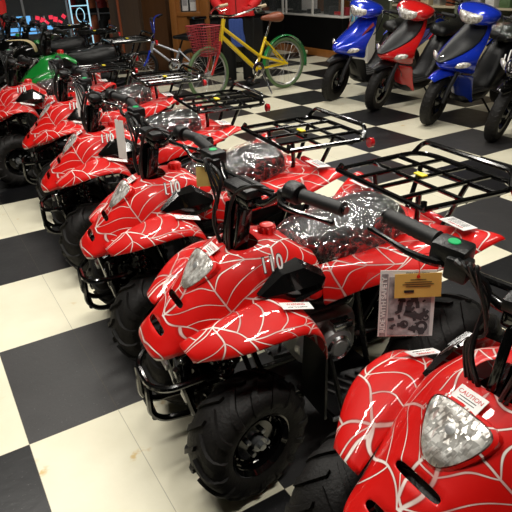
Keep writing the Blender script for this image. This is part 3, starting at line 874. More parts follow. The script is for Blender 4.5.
# long display counter
def counter(name, x, y0, y1, hb, htop, label, back='oak', base='case_black', depth=.6, posts=2):
    t = empty(name, (x, (y0 + y1) / 2, 0)); tag(t, label, 'display counter'); L = abs(y1 - y0)
    b = B(); b.box((depth / 2, 0, hb / 2 + .06), (depth, L, hb - .12)); b.build('base_panel', base, t, smooth=False)
    b = B(); b.box((depth / 2 - .02, 0, .06), (depth, L + .02, .12), None, .01); b.build('kick_board', 'oak', t)
    b = B(); b.box((depth / 2, 0, hb + .012), (depth + .02, L + .02, .025), None, .004)
    for k in range(posts + 1):
        y = -L / 2 + .02 + (L - .04) * k / posts
        b.box((.012, y, (hb + htop) / 2), (.025, .045, htop - hb), None, .003)
        b.box((depth - .012, y, (hb + htop) / 2), (.025, .03, htop - hb))
    b.box((depth / 2, 0, htop + .012), (depth + .02, L + .02, .025), None, .004)
    b.build('metal_trim', 'white_paint', t)
    b = B(); b.box((depth - .02, 0, (hb + htop) / 2), (.015, L - .04, htop - hb - .03)); b.build('back_panel', back, t, smooth=False)
    b = B(); b.box((.006, 0, (hb + htop) / 2), (.006, L - .05, htop - hb - .02)); b.build('glass_front', 'case_glass', t, smooth=False)
    b = B(); b.box((depth / 2, 0, (hb + htop) / 2 + .08), (depth * .7, L - .05, .008)); b.build('glass_shelf', 'case_glass', t, smooth=False)
    return t
counter('display_counter', 6.1, 5.42, 7.05, .62, 1.25, 'long glass display counter with oak back and black base behind the yellow bicycle')
counter('display_counter', 6.1, 7.12, 8.7, .62, 1.25, 'dark glass display counter left of the white post, behind the brown saddle', back='wall_dark')
goods = [  # y, x, w(y), d(x), h, mat, label
 (6.95, 6.30, .50, .22, .03, 'case_black', 'flat black tray lying at the left inside the glass counter'),
 (6.75, 6.42, .45, .03, .30, 'white_print', 'white sheet standing at the left inside the glass counter'),
 (6.45, 6.30, .20, .16, .07, 'steel_dark', 'low grey box in the middle of the glass counter'),
 (6.05, 6.36, .24, .14, .24, 'black_plastic', 'upright dark box near the middle of the glass counter'),
 (5.88, 6.28, .12, .12, .13, 'steel_dark', 'small grey box beside the upright dark box in the counter'),
 (5.70, 6.26, .16, .10, .06, 'reflector_red', 'small red packet near the right end of the glass counter'),
 (5.56, 6.30, .14, .12, .12, 'basket_red', 'pinkish box at the right end of the glass counter'),
 (7.35, 6.30, .26, .2, .05, 'cast_metal', 'flat metal part in the dark counter nearest the white post'),
 (7.75, 6.30, .12, .12, .18, 'steel_dark', 'small upright tin in the middle of the dark counter'),
 (8.10, 6.30, .30, .2, .06, 'brown_leather', 'low brown case in the dark counter behind the saddle')]
for y, x, w_, d_, h_, mt, lb in goods:
    b = B(); b.box((x, y, .647 + h_ / 2), (d_, w_, h_), None, min(.012, h_ * .3)); b.box((x, y, .647 + h_ * .6), (d_ * 1.02, w_ * .6, h_ * .25))
    tag(b.build('boxed_item' if h_ > .05 else 'tray', mt), lb, 'box')
# pegboard of blue packs, end of the counter
t = empty('pack_stand', (6.2, 5.12, 0)); tag(t, 'white card stand full of small blue packs at the end of the counter', 'display stand')
b = B(); b.box((0, 0, .95), (.02, .46, .95)); b.box((.06, 0, .25), (.14, .46, .5)); b.build('back_card', 'white_paint', t, smooth=False)
cnt = 0
for r in range(6):
    for c in range(4):
        nm = 'blue_pack'
        b = B(); b.box((0, 0, 0), (.02, .07, .085), None, .006); b.box((0, 0, .05), (.006, .03, .02))
        o = b.build(nm, 'pack_blue'); o.location = (6.182, 5.12 - .165 + c * .11, .62 + r * .14)
        tag(o, 'small blue pack hanging on the white card stand behind the first scooter', 'pack', 'blue packs on the card stand')
# shelving behind the scooters
def shelf_unit(y0, y1, label):
    t = empty('shelf_unit', (6.55, (y0 + y1) / 2, 0)); tag(t, label, 'shelving'); L = y1 - y0
    b = B(); b.box((.40, 0, .95), (.03, L, 1.9)); b.box((.2, -L / 2 + .02, .95), (.4, .04, 1.9)); b.box((.2, L / 2 - .02, .95), (.4, .04, 1.9)); b.build('carcass', 'wall_green', t, smooth=False)
    b = B(); b.box((.19, 0, .05), (.42, L, .10), None, .01); b.build('kick_board', 'oak', t)
    b = B(); b.box((.10, 0, .27), (.2, L - .08, .32)); b.build('lower_panel', 'case_cream', t, smooth=False)
    for z in (.47, .80, 1.12, 1.45):
        b = B(); b.box((.2, 0, z), (.38, L - .08, .025), None, .004); b.build('shelf', 'case_cream', t)
    return t
shelf_unit(3.55, 4.85, 'pale shelf unit behind the blue and red scooters')
shelf_unit(2.2, 3.5, 'pale shelf unit behind the red and second blue scooters')
shelf_unit(.85, 2.15, 'pale shelf unit at the right edge behind the last scooters')
cols = [('basket_red', 'red'), ('cast_metal', 'grey'), ('cream_rubber', 'cream'), ('black_plastic', 'black'), ('brown_leather', 'brown'), ('navy_paint', 'dark blue'), ('white_print', 'white'), ('green_rubber', 'dull green')]
places = [('lowest', .4825), ('second', .8125), ('third', 1.1325)]
units = [(3.6, 4.8, 'left shelf unit'), (2.25, 3.45, 'middle shelf unit'), (.9, 2.1, 'right shelf unit')]
random.seed(11)
for ui, (ya, yb, un_) in enumerate(units):
    for si, (sn, z) in enumerate(places):
        order = cols[:]; random.shuffle(order)
        for k in range(5):
            mt, cn = order[k]; w_ = random.uniform(.10, .19); h_ = random.uniform(.08, .25); y = yb - .12 - k * (yb - ya - .2) / 4.4
            b = B(); b.box((6.70, y, z + h_ / 2), (.15, w_, h_), None, .01); b.box((6.622, y, z + h_ * .5), (.006, w_ * .6, h_ * .4), None, .001)
            tag(b.build('parts_box', mt), '%s parts box on the %s shelf of the %s behind the scooters' % (cn, sn, un_), 'box', 'parts boxes on the shelves')

# lit display case at the far left with a lattice of light tubes
t = empty('lit_display_case', (1.75, 7.6, 0), -.12); tag(t, 'glass display case glowing blue and pink behind the green quad bike', 'display case')
b = B(); b.box((0, .25, .30), (1.3, .5, .12)); b.box((0, .25, .02), (1.3, .5, .04)); b.box((0, .48, 1.0), (1.3, .03, 2.0)); b.build('case_body', 'case_black', t, smooth=False)
b = B()
for x in (-.64, 0, .64): b.box((x, .01, 1.2), (.03, .03, 1.7))
for z in (.65, 1.2): b.box((0, .25, z), (1.26, .44, .02))
b.build('case_frame', 'aluminium', t, smooth=False)
b = B(); b.box((0, .0, 1.15), (1.26, .005, 1.6)); b.build('glass_front', 'case_glass', t, smooth=False)
b = B(); b.box((.10, .06, .66), (.70, .05, .10)); b.box((-.02, .04, .80), (.2, .03, .14)); 
for k in range(9): b.box((-.55 + k * .13, .05 + .02 * (k % 2), .56 + .05 * ((k * 7) % 4)), (.07, .03, .05 + .03 * (k % 3)), Matrix.Rotation(.5 * k, 3, 'Y'))
b.build('blue_light', 'neon_blue', t)
b = B(); 
for k in range(8): b.box((.12 + k * .065, .04 + .03 * (k % 2), .76 + .035 * ((k * 5) % 3)), (.06, .03, .035 + .02 * (k % 3)), Matrix.Rotation(.25 * (k % 4), 3, 'Y'))
b.build('pink_light', 'neon_pink', t)
random.seed(5)
for k in range(14):
    x = -.58 + .09 * k; z = [.66, 1.21][k % 2]; h_ = random.uniform(.08, .2)
    b = B(); b.lathe([(0, 0), (.03, 0), (.032, h_ * .6), (.015, h_ * .8), (.014, h_), (0, h_)], 'z', (1.75 + x, 7.82 - x * .12, z), 10)
    tag(b.build('bottle', ['steel_dark', 'navy_paint', 'cast_metal', 'basket_red'][k % 4]), 'small bottle standing on a shelf of the glowing display case', 'bottle', 'bottles in the lit display case')
t = empty('light_tower', (2.50, 7.25, 0), -.2); tag(t, 'narrow lattice tower of pale blue light tubes beside the lit display case', 'display stand')
b = B()
for s in (-.13, .13): b.tube([(s, 0, .05), (s, 0, 1.9)], .011, 8)
for k in range(7): b.tube([(-.13, 0, .2 + k * .26), (.13, 0, .2 + k * .26)], .008, 6)
for k in range(4): b.tube([(.06 * math.cos(a * PI / 6), 0, .4 + k * .45 + .10 * math.sin(a * PI / 6)) for a in range(12)], .007, 6, closed=True)
b.build('light_tubes', 'neon_pale', t)
b = B(); b.box((0, 0, .03), (.4, .3, .06), None, .01); b.build('foot', 'black_plastic', t)
# garment rail with jackets, grey poles
t = empty('garment_rail', (2.98, 7.85, 0), -.6); tag(t, 'grey metal garment rail in front of the dark back wall', 'rail')
b = B()
for s in (-.5, -.02, .22): b.tube([(s, -.02, 0), (s, -.02, 2.2)], .022, 8)
b.tube([(-.55, 0, 1.55), (.35, 0, 1.55)], .014, 8); b.tube([(-.55, 0, .82), (.35, 0, .82)], .014, 8); b.build('rail_frame', 'aluminium', t)
ja = [('dark_red_cloth', 'dark red jacket hanging leftmost on the garment rail'), ('cloth_black', 'black jacket hanging second on the garment rail'), ('rust_cloth', 'rust coloured jacket hanging in the middle of the garment rail'), ('dark_red_cloth', 'dark red jacket between the rust and brown ones on the rail'), ('brown_leather', 'brown jacket hanging rightmost on the garment rail')]
for lvl, zt in ((0, 1.53), (1, .80)):
    for k, (mt, lb) in enumerate(ja):
        if lvl and k in (0, 3): mt = 'cloth_black' if k else 'rust_cloth'
        lab = lb if not lvl else 'lower %s jacket under the %s of the garment rail' % ({'cloth_black': 'black', 'rust_cloth': 'rust', 'brown_leather': 'brown', 'dark_red_cloth': 'red'}[mt], ['left end', 'second place', 'middle', 'fourth place', 'right end'][k])
        g = B(Matrix.Translation((2.98, 7.85, 0)) @ Matrix.Rotation(-.6, 4, 'Z') @ Matrix.Translation((-.42 + k * .16, 0, zt)))
        rows = []
        for z, w_, d_ in ((0, .03, .02), (-.05, .05, .10), (-.12, .06, .19), (-.35, .055, .17), (-.62, .06, .19)):
            rows.append([(w_ * math.cos(a * PI / 6) * (1 + .15 * math.sin(3 * a + k)), d_ * math.sin(a * PI / 6), z) for a in range(12)])
        vs = g.grid(rows, closed_u=True); g.face(vs[-1])
        for s in (-1, 1): g.tube([(0, s * .15, -.09), (.01, s * .24, -.30), (.01, s * .23, -.52)], [.05, .045, .035], 8)
        tag(g.build('jacket', mt), lab, 'jacket', 'jackets on the garment rail')
b = B(); b.tube([(3.02, 6.98, 0), (3.0, 6.96, 1.9)], .02, 8); b.ball((3.02, 6.98, .03), .035)
tag(b.build('orange_pole', 'orange_plastic'), 'orange pole leaning on the left edge of the barn wood wall', 'pole')
t = empty('pennant', (1.20, 6.3, 0)); tag(t, 'red triangular pennant on a thin pole behind the dark quad bikes', 'flag')
b = B(); b.tube([(0, 0, 0), (0, 0, 2.0)], .008, 6); b.lathe([(0, .03), (.1, .03), (.12, 0)], 'z', (0, 0, 0), 16); b.build('pole', 'steel_dark', t)
b = B(); b.grid([[(0.0, 0, 1.5 - .0), (.0, .004, 1.12), (.005, 0, .72)], [(.06, .03, 1.42), (.065, .03, 1.15), (.04, .02, .80)], [(.10, -.01, 1.30), (.12, 0, 1.12), (.12, 0, 1.02)]])
b.build('pennant_cloth', 'pennant_cloth', t, solid=.004, sub=1)
# ------------------------------------------------------------------ bicycles
def bicycle(name, root, R, wb, frame_mat, fork_mat, tire_mats, rim_mat, fenders, cruiser, steer=0.):
    """rear contact at the origin, front along +X"""
    def wheel(x, mt, st):
        b = B(); b.tube([((R - .022) * math.cos(a * PI / 24), 0, (R - .022) * math.sin(a * PI / 24)) for a in range(48)], .021, 10, closed=True)
        w = b.build('wheel', mt, root); w.location = (x, 0, R); w.rotation_euler = (0, 0, st)
        b = B(); b.tube([((R - .047) * math.cos(a * PI / 24), 0, (R - .047) * math.sin(a * PI / 24)) for a in range(48)], .010, 6, closed=True); b.build('rim', rim_mat, w)
        b = B()
        for k in range(24):
            a = 2 * PI * k / 24; b.tube([(.02 * math.cos(a + .9 * (-1) ** k), .02 * (-1) ** (k // 2), .02 * math.sin(a + .9 * (-1) ** k)), ((R - .05) * math.cos(a), 0, (R - .05) * math.sin(a))], .0016, 4)
        b.cyl((0, -.05, 0), (0, .05, 0), .018, 10); b.build('spokes', 'spoke_metal', w)
    wheel(0, tire_mats[0], 0); wheel(wb, tire_mats[1], steer)
    bb = V((.44 if cruiser else .25, 0, R * .93)); hub = V((0, 0, R))
    if cruiser: ht, hb_, st = V((wb - .24, 0, .84)), V((wb - .19, 0, .66)), V((.30, 0, .60))
    else: ht, hb_, st = V((wb - .15, 0, .50)), V((wb - .12, 0, .41)), V((.17, 0, .38))
    b = B()
    b.tube([hb_ + (ht - hb_) * .25, bb], .026 if cruiser else .017, 10)
    if cruiser:
        for s in (.018, -.018): b.tube([ht + V((.015, s, -.05)), st + (bb - st) * .55 + V((0, s, 0)), hub + V((0, s * 3, 0))], .015, 8)
    else: b.tube([ht, st + V((0, 0, -.03))], .016, 10)
    b.tube([bb, st + (st - bb) * .12], .018, 10)
    for s in (.045, -.045):
        b.tube([bb + V((0, s * .5, 0)), hub + V((0, s, 0))], .011, 8); b.tube([st + V((0, s * .5, 0)), hub + V((0, s, 0))], .010, 8)
    b.tube([ht + V((-.01, 0, .04)), hb_ + V((.01, 0, -.04))], .024, 12); b.cyl(bb + V((0, -.04, 0)), bb + V((0, .04, 0)), .026, 12)
    b.build('frame', frame_mat, root)
    RM = Matrix.Translation((wb, 0, 0)) @ Matrix.Rotation(steer, 4, 'Z') @ Matrix.Translation((-wb, 0, 0))
    b = B(RM)
    for s in (.06, -.06): b.tube([hb_ + V((.02, s * .8, -.02)), hb_ + V((.06, s, -.12)), V((wb, s, R))], .013, 8)
    b.tube([hb_ + V((.02, -.05, -.02)), hb_ + V((.02, .05, -.02))], .016, 8); b.build('fork', fork_mat, root)
    b = B(RM); top = ht + V((-.03, 0, .08 if cruiser else .14))
    b.tube([ht, top], .012, 8)
    if cruiser:
        b.tube([(top.x - .34, .33, top.z + .08), (top.x - .18, .34, top.z + .06), (top.x + .02, .20, top.z + .0), (top.x + .03, 0, top.z), (top.x + .02, -.20, top.z + .0), (top.x - .18, -.34, top.z + .06), (top.x - .34, -.33, top.z + .08)], .012, 8, smooth=5)
    else:
        b.tube([(top.x - .06, .32, top.z + .20), (top.x, .12, top.z + .17), (top.x, .04, top.z), (top.x, -.04, top.z), (top.x, -.12, top.z + .17), (top.x - .06, -.32, top.z + .20)], .012, 8, smooth=3)
    hbm = b.build('handlebar', 'chrome' if cruiser else 'navy_paint', root)
    for s in (1, -1):
        b = B(RM)
        if cruiser:
            b.tube([(top.x - .36, s * .33, top.z + .083), (top.x - .24, s * .34, top.z + .070)], .018, 10); b.build('grip', 'cream_rubber', hbm)
            b = B(RM); b.tube([(top.x - .20, s * .335, top.z + .05), (top.x - .24, s * .31, top.z + .02), (top.x - .33, s * .30, top.z + .03)], .006, 6); b.build('brake_lever', 'chrome', hbm)
        else:
            b.tube([(top.x - .07, s * .34, top.z + .20), (top.x - .03, s * .22, top.z + .18)], .017, 10); b.build('grip', 'rubber_grip', hbm)
    sp = st + (st - bb).normalized() * (.24 if cruiser else .16)
    b = B(); b.tube([st, sp], .013, 8); b.build('seat_post', 'chrome' if cruiser else 'black_metal', root)
    b = B(); rows = []
    for x, w, h in ((-.15, .07, .08), (-.13, .115, .11), (-.05, .11, .10), (.03, .05, .06), (.11, .028, .045), (.14, .018, .03)):
        rows.append([(sp.x + x, w * math.cos(a * PI / 5), sp.z + .03 + h * .6 * math.sin(a * PI / 5)) for a in range(10)])
    vs = b.grid(rows, closed_u=True); b.face(vs[0]); b.face(vs[-1]); b.build('saddle', 'brown_leather' if cruiser else 'black_plastic', root, sub=1)
    b = B(); b.lathe([(.05, .05), (.085, .05), (.09, .053), (.085, .056), (.05, .056)], 'y', bb, 24)
    for s in (1, -1):
        d = V((math.cos(.9), 0, -math.sin(.9))) * .17 * s; b.tube([bb + V((0, s * .06, 0)), bb + d + V((0, s * .07, 0))], .010, 8)
    b.build('crankset', 'chrome', root)
    for s in (1, -1):
        d = V((math.cos(.9), 0, -math.sin(.9))) * .17 * s; b = B(); b.box(bb + d + V((0, s * .12, 0)), (.09, .09, .025), None, .006); b.build('pedal', 'black_plastic', root)
    b = B(); b.tube([bb + V((-.04, .05, 0)), (bb.x - .08, .20, .01)], .010, 8); b.tube([(bb.x - .08, .20, .01), (bb.x - .05, .23, .008)], .010, 8); b.build('kickstand', 'chrome', root)
    if fenders:
        b = B(); rows = []
        for k in range(19):
            a = math.radians(-12 + k * 11); q = []
            for c in range(7):
                t = (c - 3) / 3; r = R + .022 + .012 * (1 - t * t); q.append((-r * math.cos(a), t * .036, R + r * math.sin(a)))
            rows.append(q)
        b.grid(rows); b.build('rear_fender', 'green_paint', root, solid=.003)
        b = B(); b.box((-R - .045, 0, R + .10), (.02, .03, .04), None, .005); b.build('rear_reflector', 'cream_rubber', root)
    return RM

t = empty('cruiser_bicycle', (4.09, 4.03, 0), math.radians(184)); tag(t, 'yellow step-through bicycle with green rear fender, brown saddle and red wire basket', 'bicycle')
RM = bicycle('y', t, .305, 1.11, 'yellow_paint', 'red_matte', ('green_rubber', 'green_rubber'), 'spoke_metal', True, True, steer=.15)
b = B(RM); x0 = 1.11 - .10
for k in range(12):
    z = .52 + .31 * k / 11; e = k / 11
    b.tube(corners([(x0 + .0, -.11 - .05 * e, z), (x0 + .20 + .06 * e, -.11 - .05 * e, z), (x0 + .20 + .06 * e, .11 + .05 * e, z), (x0, .11 + .05 * e, z)], .03, closed=True), .0035 if k < 11 else .007, 5, closed=True)
for k in range(9):
    s = -1 + 2 * k / 8
    b.tube([(x0 + .26, .16 * s, .83), (x0 + .20, .11 * s, .52), (x0, .11 * s, .52), (x0, .16 * s, .83)], .003, 5)
for k in range(6):
    f = k / 5
    for s in (1, -1): b.tube([(x0 + .2 * f, s * .11, .52), (x0 + .26 * f, s * .16, .83)], .003, 5)
b.build('wire_basket', 'basket_red', t)

t = empty('kids_bicycle', (3.56, 5.64, 0), math.radians(152)); tag(t, 'small silver and blue bicycle parked in front of the oak door', 'bicycle')
bicycle('b', t, .20, .68, 'silver_paint', 'blue_paint', ('rubber', 'rubber'), 'steel_dark', False, False, steer=-.1)

# ------------------------------------------------------------------ scooters
def make_scooter(label, x, y, yaw, lean, head, fair, mid, vee, belly, fender, stripe=False, wrap=False, chev=False):
    root = empty('motor_scooter', (x, y, 0), math.radians(yaw)); root.rotation_euler = (math.radians(lean), 0, math.radians(yaw))
    tag(root, label, 'scooter', 'parked motor scooters in a row at the right')
    R = .235
    # wheels
    for wx, st in ((0, .22), (-1.22, 0)):
        w = tire_smooth(R, .10).build('wheel', 'rubber', root, auto=35); w.location = (wx, 0, R); w.rotation_euler = (0, 0, st)
        b = B(); b.lathe([(.145, -.04), (.15, 0), (.145, .04), (.12, .035), (.11, .01), (.05, .02), (.03, .045), (0, .045)], 'y', n=24)
        b.lathe([(.12, -.035), (.11, -.01), (.05, -.02), (.03, -.045), (0, -.045)], 'y', n=24); b.build('rim', 'steel_dark' if wx else 'black_gloss', w)
    b = B()
    for s in (1, -1): b.tube([(0, s * .075, R), (-.03, s * .075, .36), (-.19, s * .06, .70)], [.018, .022, .020], 10)
    b.lathe([(.0, -.06), (.06, -.06), (.065, -.055), (.06, -.05)], 'y', (0, 0, R), 20)
    b.build('front_fork', 'steel_dark', root)
    b = B(); rows = []
    for k in range(12):
        a = math.radians(52 + k * 9.5); q = []
        for c in range(9):
            u = (c - 4) / 4; r = R + .03 + .025 * (1 - u * u) - .05 * max(0, abs(u) - .7); q.append((r * math.cos(a) * (1 + (.12 if k < 3 else 0)), u * .075 * (.55 + .45 * min(1, k / 3)), R + r * math.sin(a)))
        rows.append(q)
    b.grid(rows); b.build('front_fender', fender, root, solid=.004, sub=1)
    # apron: lofted shield with a pointed nose
    sec = [(.94, -.330, -.375, .085), (.85, -.245, -.345, .125), (.75, -.150, -.290, .165), (.66, .030, -.200, .185), (.60, .150, -.170, .200), (.545, .130, -.190, .190), (.49, -.09, -.240, .165), (.40, -.20, -.28, .155), (.28, -.27, -.34, .150), (.19, -.36, -.42, .150)]
    def ring(z, xc, xs, w):
        out = []
        for j in range(11):
            u = (j - 5) / 5; au = abs(u)
            out.append((xc + (xs - xc) * au ** 1.6, w * u * (1.15 - .15 * au), z + .03 * au * (1 if z > .5 else 0)))
        return out
    rows = [ring(*q) for q in sec]
    b = B(); b.grid(rows[:7]); b.build('front_apron', fair, root, sub=1, solid=.01)
    b = B(); b.grid(rows[6:]); b.build('leg_shield', belly, root, sub=1, solid=.01)
    if mid != fair:                                     # dark centre panel above the coloured V
        b = B(); q = []
        for i in range(0, 5):
            r0 = rows[i]; k = [.78, .86, .80, .55, .16][i]
            row = []
            for j in range(9):
                u = (j - 4) / 4 * k; au = abs(u); z, xc, xs, w = sec[i]
                row.append((xc + (xs - xc) * au ** 1.6 + .014, w * u * (1.15 - .15 * au), z + .03 * au + .004))
            q.append(row)
        b.grid(q); b.build('centre_panel', mid, root, sub=1, solid=.008)
    for s in (1, -1):
        M = frame((-.025, s * .140, .598), (-.52, s * .62, .25), (.80, s * .55, .05)); b = B(M)
        b.ball((0, 0, .006), (.075, .026, .016), 16, 8); b.build('indicator_lamp', 'lens', root)
        if stripe:
            M = frame((-.205, s * .125, .785), (-.45, s * .20, .55), (.75, s * .62, .30)); b = B(M)
            b.prism([(-.10, -.006, .008), (.09, -.016, .008), (.10, .016, .008), (-.02, .010, .008)], (0, 0, .003)); b.build('side_decal', 'dark_red_cloth', root)
        if chev:
            M = frame((-.02, s * .09, .64), (-.4, s * .6, .5), (.8, s * .5, .3)); b = B(M)
            for k in range(2): b.tube([(-.10, -.03 + .06 * k, .012), (0, .02 + .05 * k, .016), (.10, -.01 + .06 * k, .006)], .006, 6, smooth=3)
            b.build('white_stripe', 'white_print', root)
    b = B(); M = frame((.115, 0, .645), (0, 1, 0), (.7, 0, .7)); b.M = M
    b.tube([(-.022, .012, .012), (0, -.010, .014), (.022, .012, .012)], .004, 6); b.build('front_emblem', 'chrome', root)
    # head
    b = B(Matrix.Translation((-.10, 0, -.01))); rows = []
    for x, w, zt, zb in ((-.02, .05, .985, .945), (-.045, .13, 1.03, .915), (-.10, .185, 1.065, .895), (-.18, .200, 1.075, .895), (-.26, .175, 1.06, .91), (-.31, .11, 1.03, .93)):
        q = []
        for j in range(16):
            a = 2 * PI * j / 16; ca, sa = math.cos(a), math.sin(a)
            q.append((x, w * ca * (1 if sa < 0 else 1.05), (zt + zb) / 2 + (zt - zb) / 2 * (abs(sa) ** .85) * (1 if sa > 0 else -1) + (abs(ca) ** 3) * .015))
        rows.append(q)
    vs = b.grid(rows, closed_u=True); b.face(vs[0]); b.face(vs[-1]); b.build('head_cowl', head, root, sub=1)
    M = frame((-.120, 0, .945), (0, 1, 0), (.86, 0, -.12)); b = B(M)
    pts = []
    for a in range(24):
        t = 2 * PI * a / 24; pts.append(V((.135 * math.cos(t), (.050 if math.sin(t) > 0 else .042) * math.sin(t) + .028 * abs(math.cos(t)) ** 2, 0)))
    rows = [[(p.x * s_, p.y * s_, z - (p.x * s_) ** 2 * 3.2) for p in pts] for s_, z in ((1.0, -.02), (1.0, .008), (.85, .018), (.5, .026), (.2, .030))]
    vs = b.grid(rows, closed_u=True); b.face(vs[-1]); b.build('headlight', 'lens', root)
    b = B(); b.tube([(-.25, 0, .62), (-.34, 0, .96)], .055, 14); b.tube([(-.36, -.33, 1.01), (-.32, -.15, .99), (-.32, .15, .99), (-.36, .33, 1.01)], .013, 8); b.build('handlebar', 'black_metal', root)
    for s in (1, -1):
        b = B(Matrix.Translation((-.10, 0, -.01))); b.tube([(-.275, s * .37, 1.022), (-.25, s * .25, 1.015)], .019, 12); b.ball((-.276, s * .372, 1.022), .023); b.build('grip', 'rubber_grip', root)
        b = B(Matrix.Translation((-.10, 0, -.01))); b.tube([(-.21, s * .19, 1.01), (-.185, s * .25, 1.0), (-.21, s * .38, .985)], .007, 6, smooth=3); b.build('brake_lever', 'black_metal', root)
    b = B(Matrix.Translation((-.10, 0, -.01))); b.tube([(-.22, .17, 1.02), (-.12, .28, .98), (-.10, .27, .85), (-.2, .15, .75)], .005, 6, smooth=4); b.build('cable', 'black_plastic', root)
    # body
    b = B(); rows = []
    for x, w, zt, zb in ((-.28, .14, .30, .17), (-.45, .15, .27, .16), (-.66, .15, .27, .16), (-.74, .13, .60, .18), (-.82, .14, .70, .25), (-1.0, .155, .73, .38), (-1.25, .15, .75, .44), (-1.50, .10, .76, .56), (-1.60, .05, .74, .64)):
        rows.append([(x, w * u, z) for u, z in ((-.7, zb), (-1, (zb + zt) / 2), (-.8, zt), (0, zt + .01), (.8, zt), (1, (zb + zt) / 2), (.7, zb), (0, zb))])
    vs = b.grid(rows, closed_u=True); b.face(vs[0]); b.face(vs[-1]); b.build('rear_body', 'black_plastic', root, sub=1)
    for s in (1, -1):
        b = B(); b.prism([(-.86, s * .150, .60), (-1.02, s * .163, .50), (-1.45, s * .13, .62), (-1.5, s * .115, .72), (-1.0, s * .160, .70)], (0, s * .012, 0)); b.build('side_panel', belly if belly != 'black_plastic' else head, root)
    b = B(); rows = []
    for x, w, zt, zb in ((-.70, .09, .76, .70), (-.76, .12, .81, .69), (-.95, .135, .80, .70), (-1.12, .14, .815, .72), (-1.22, .14, .86, .73), (-1.45, .12, .87, .75), (-1.52, .09, .84, .76)):
        rows.append([(x, w * u, z) for u, z in ((-.9, zb), (-1, (zb + zt) / 2), (-.75, zt), (0, zt + .008), (.75, zt), (1, (zb + zt) / 2), (.9, zb), (0, zb))])
    vs = b.grid(rows, closed_u=True); b.face(vs[0]); b.face(vs[-1]); seat = b.build('seat', 'leather', root, sub=1)
    if wrap:
        b = B(); q = []
        for i in range(0, 25):
            t = i / 24 * 6; k = min(int(t), 5); f = t - k; row = []
            for j in range(25):
                jj = j / 24 * 5; j0 = min(int(jj), 4); g = jj - j0
                p = V(rows[k][j0]).lerp(V(rows[k][j0 + 1]), g).lerp(V(rows[k + 1][j0]).lerp(V(rows[k + 1][j0 + 1]), g), f)
                n = (p - V((p.x, 0, .70))).normalized(); row.append(p + n * (.014 + noise.noise(p * 25) * .01))
            q.append(row)
        b.grid(q); b.build('plastic_wrap', 'wrap', seat)
    b = B(); b.box((-.52, 0, .285), (.40, .27, .02), None, .006)
    for k in range(5): b.box((-.52, -.10 + k * .05, .298), (.34, .012, .006))
    b.build('floor_mat', 'grey_rubber', root)
    b = B(); b.box((-1.08, .06, .27), (.38, .14, .16), None, .04); b.lathe([(0, .05), (.07, .05), (.09, .03), (.09, -.03)], 'y', (-1.0, .12, .27), 20); b.build('engine', 'steel_dark', root)
    b = B(); b.tube([(-.9, -.10, .22), (-1.1, -.16, .24), (-1.5, -.17, .36)], [.02, .05, .05], 12); b.build('muffler', 'steel_dark', root)
    b = B(); b.tube([(-.62, .10, .20), (-.68, .26, .035)], .010, 8); b.build('side_stand', 'black_metal', root)
    b = B(); b.box((-1.60, 0, .68), (.03, .14, .07), None, .012); b.build('tail_light', 'reflector_red', root)
    b = B(); b.tube(corners([(-1.35, .10, .78), (-1.6, .11, .84), (-1.6, -.11, .84), (-1.35, -.10, .78)], .04), .011, 8); b.build('grab_rail', 'black_metal', root)
    return root
def tire_smooth(R, W):
    b = B(); h = W / 2; r0 = R * .60
    b.lathe([(r0, -h * .7), (r0 + .02, -h * .9), (R - .03, -h), (R - .012, -h * .8), (R - .002, -h * .4), (R, 0), (R - .002, h * .4), (R - .012, h * .8), (R - .03, h), (r0 + .02, h * .9), (r0, h * .7)], 'y', n=40)
    for k in range(36):
        a = 2 * PI * k / 36
        for s in (1, -1):
            p = [(R - .004, s * h * .15, a), (R - .006, s * h * .6, a + .07)]
            b.tube([(r * math.cos(q), y, r * math.sin(q)) for r, y, q in p], .0065, 4)
    return b
make_scooter('blue scooter nearest the glass counter, with a dark red stripe on its apron', *SCOOT[0], 'blue_paint', 'blue_paint', 'blue_paint', 'blue_paint', 'black_plastic', 'black_plastic', stripe=True)
make_scooter('red scooter with black centre panel between the two blue scooters', *SCOOT[1], 'red_paint', 'red_paint', 'grey_plastic', 'red_paint', 'red_paint', 'black_plastic')
make_scooter('blue scooter with black centre panel, blue front fender and plastic-wrapped seat', *SCOOT[2], 'blue_paint', 'blue_paint', 'grey_plastic', 'blue_paint', 'navy_paint', 'blue_paint', wrap=True)
make_scooter('black scooter with white stripes on its front, cut off by the right edge', *SCOOT[3], 'black_gloss', 'black_gloss', 'black_gloss', 'black_gloss', 'navy_paint', 'black_gloss', chev=True)

# ------------------------------------------------------------------ person
root = empty('person', PERSON, math.radians(PYAW)); tag(root, 'person in a long red jacket and dark trousers standing behind the yellow bicycle', 'person')
me = bpy.data.meshes.new('body'); bm = bmesh.new()
J = {}
def jv(n, p): J[n] = bm.verts.new(p)
for n, p in {'pel': (0, 0, .93), 'bel': (.01, 0, 1.05), 'che': (.0, 0, 1.28), 'nkb': (-.01, 0, 1.45), 'nk': (.0, 0, 1.52), 'hd': (.01, 0, 1.60), 'hd2': (.005, 0, 1.68), 'hd3': (0, 0, 1.73)}.items(): jv(n, p)
for s, t_ in ((1, 'l'), (-1, 'r')):
    for n, p in {'sh': (0, .17 * s, 1.40), 'ua': (0, .215 * s, 1.28), 'el': (-.04, .26 * s, 1.13), 'fa': (.05, .25 * s, 1.03), 'wr': (.11, .20 * s, .97), 'ha': (.13, .17 * s, .94), 'hp': (0, .10 * s, .88), 'th': (.01, .11 * s, .70), 'kn': (.02, .115 * s, .49), 'ca': (0, .12 * s, .33), 'an': (-.02, .12 * s, .09), 'fo': (.07, .13 * s, .045), 'to': (.15, .14 * s, .035)}.items(): jv(n + t_, p)
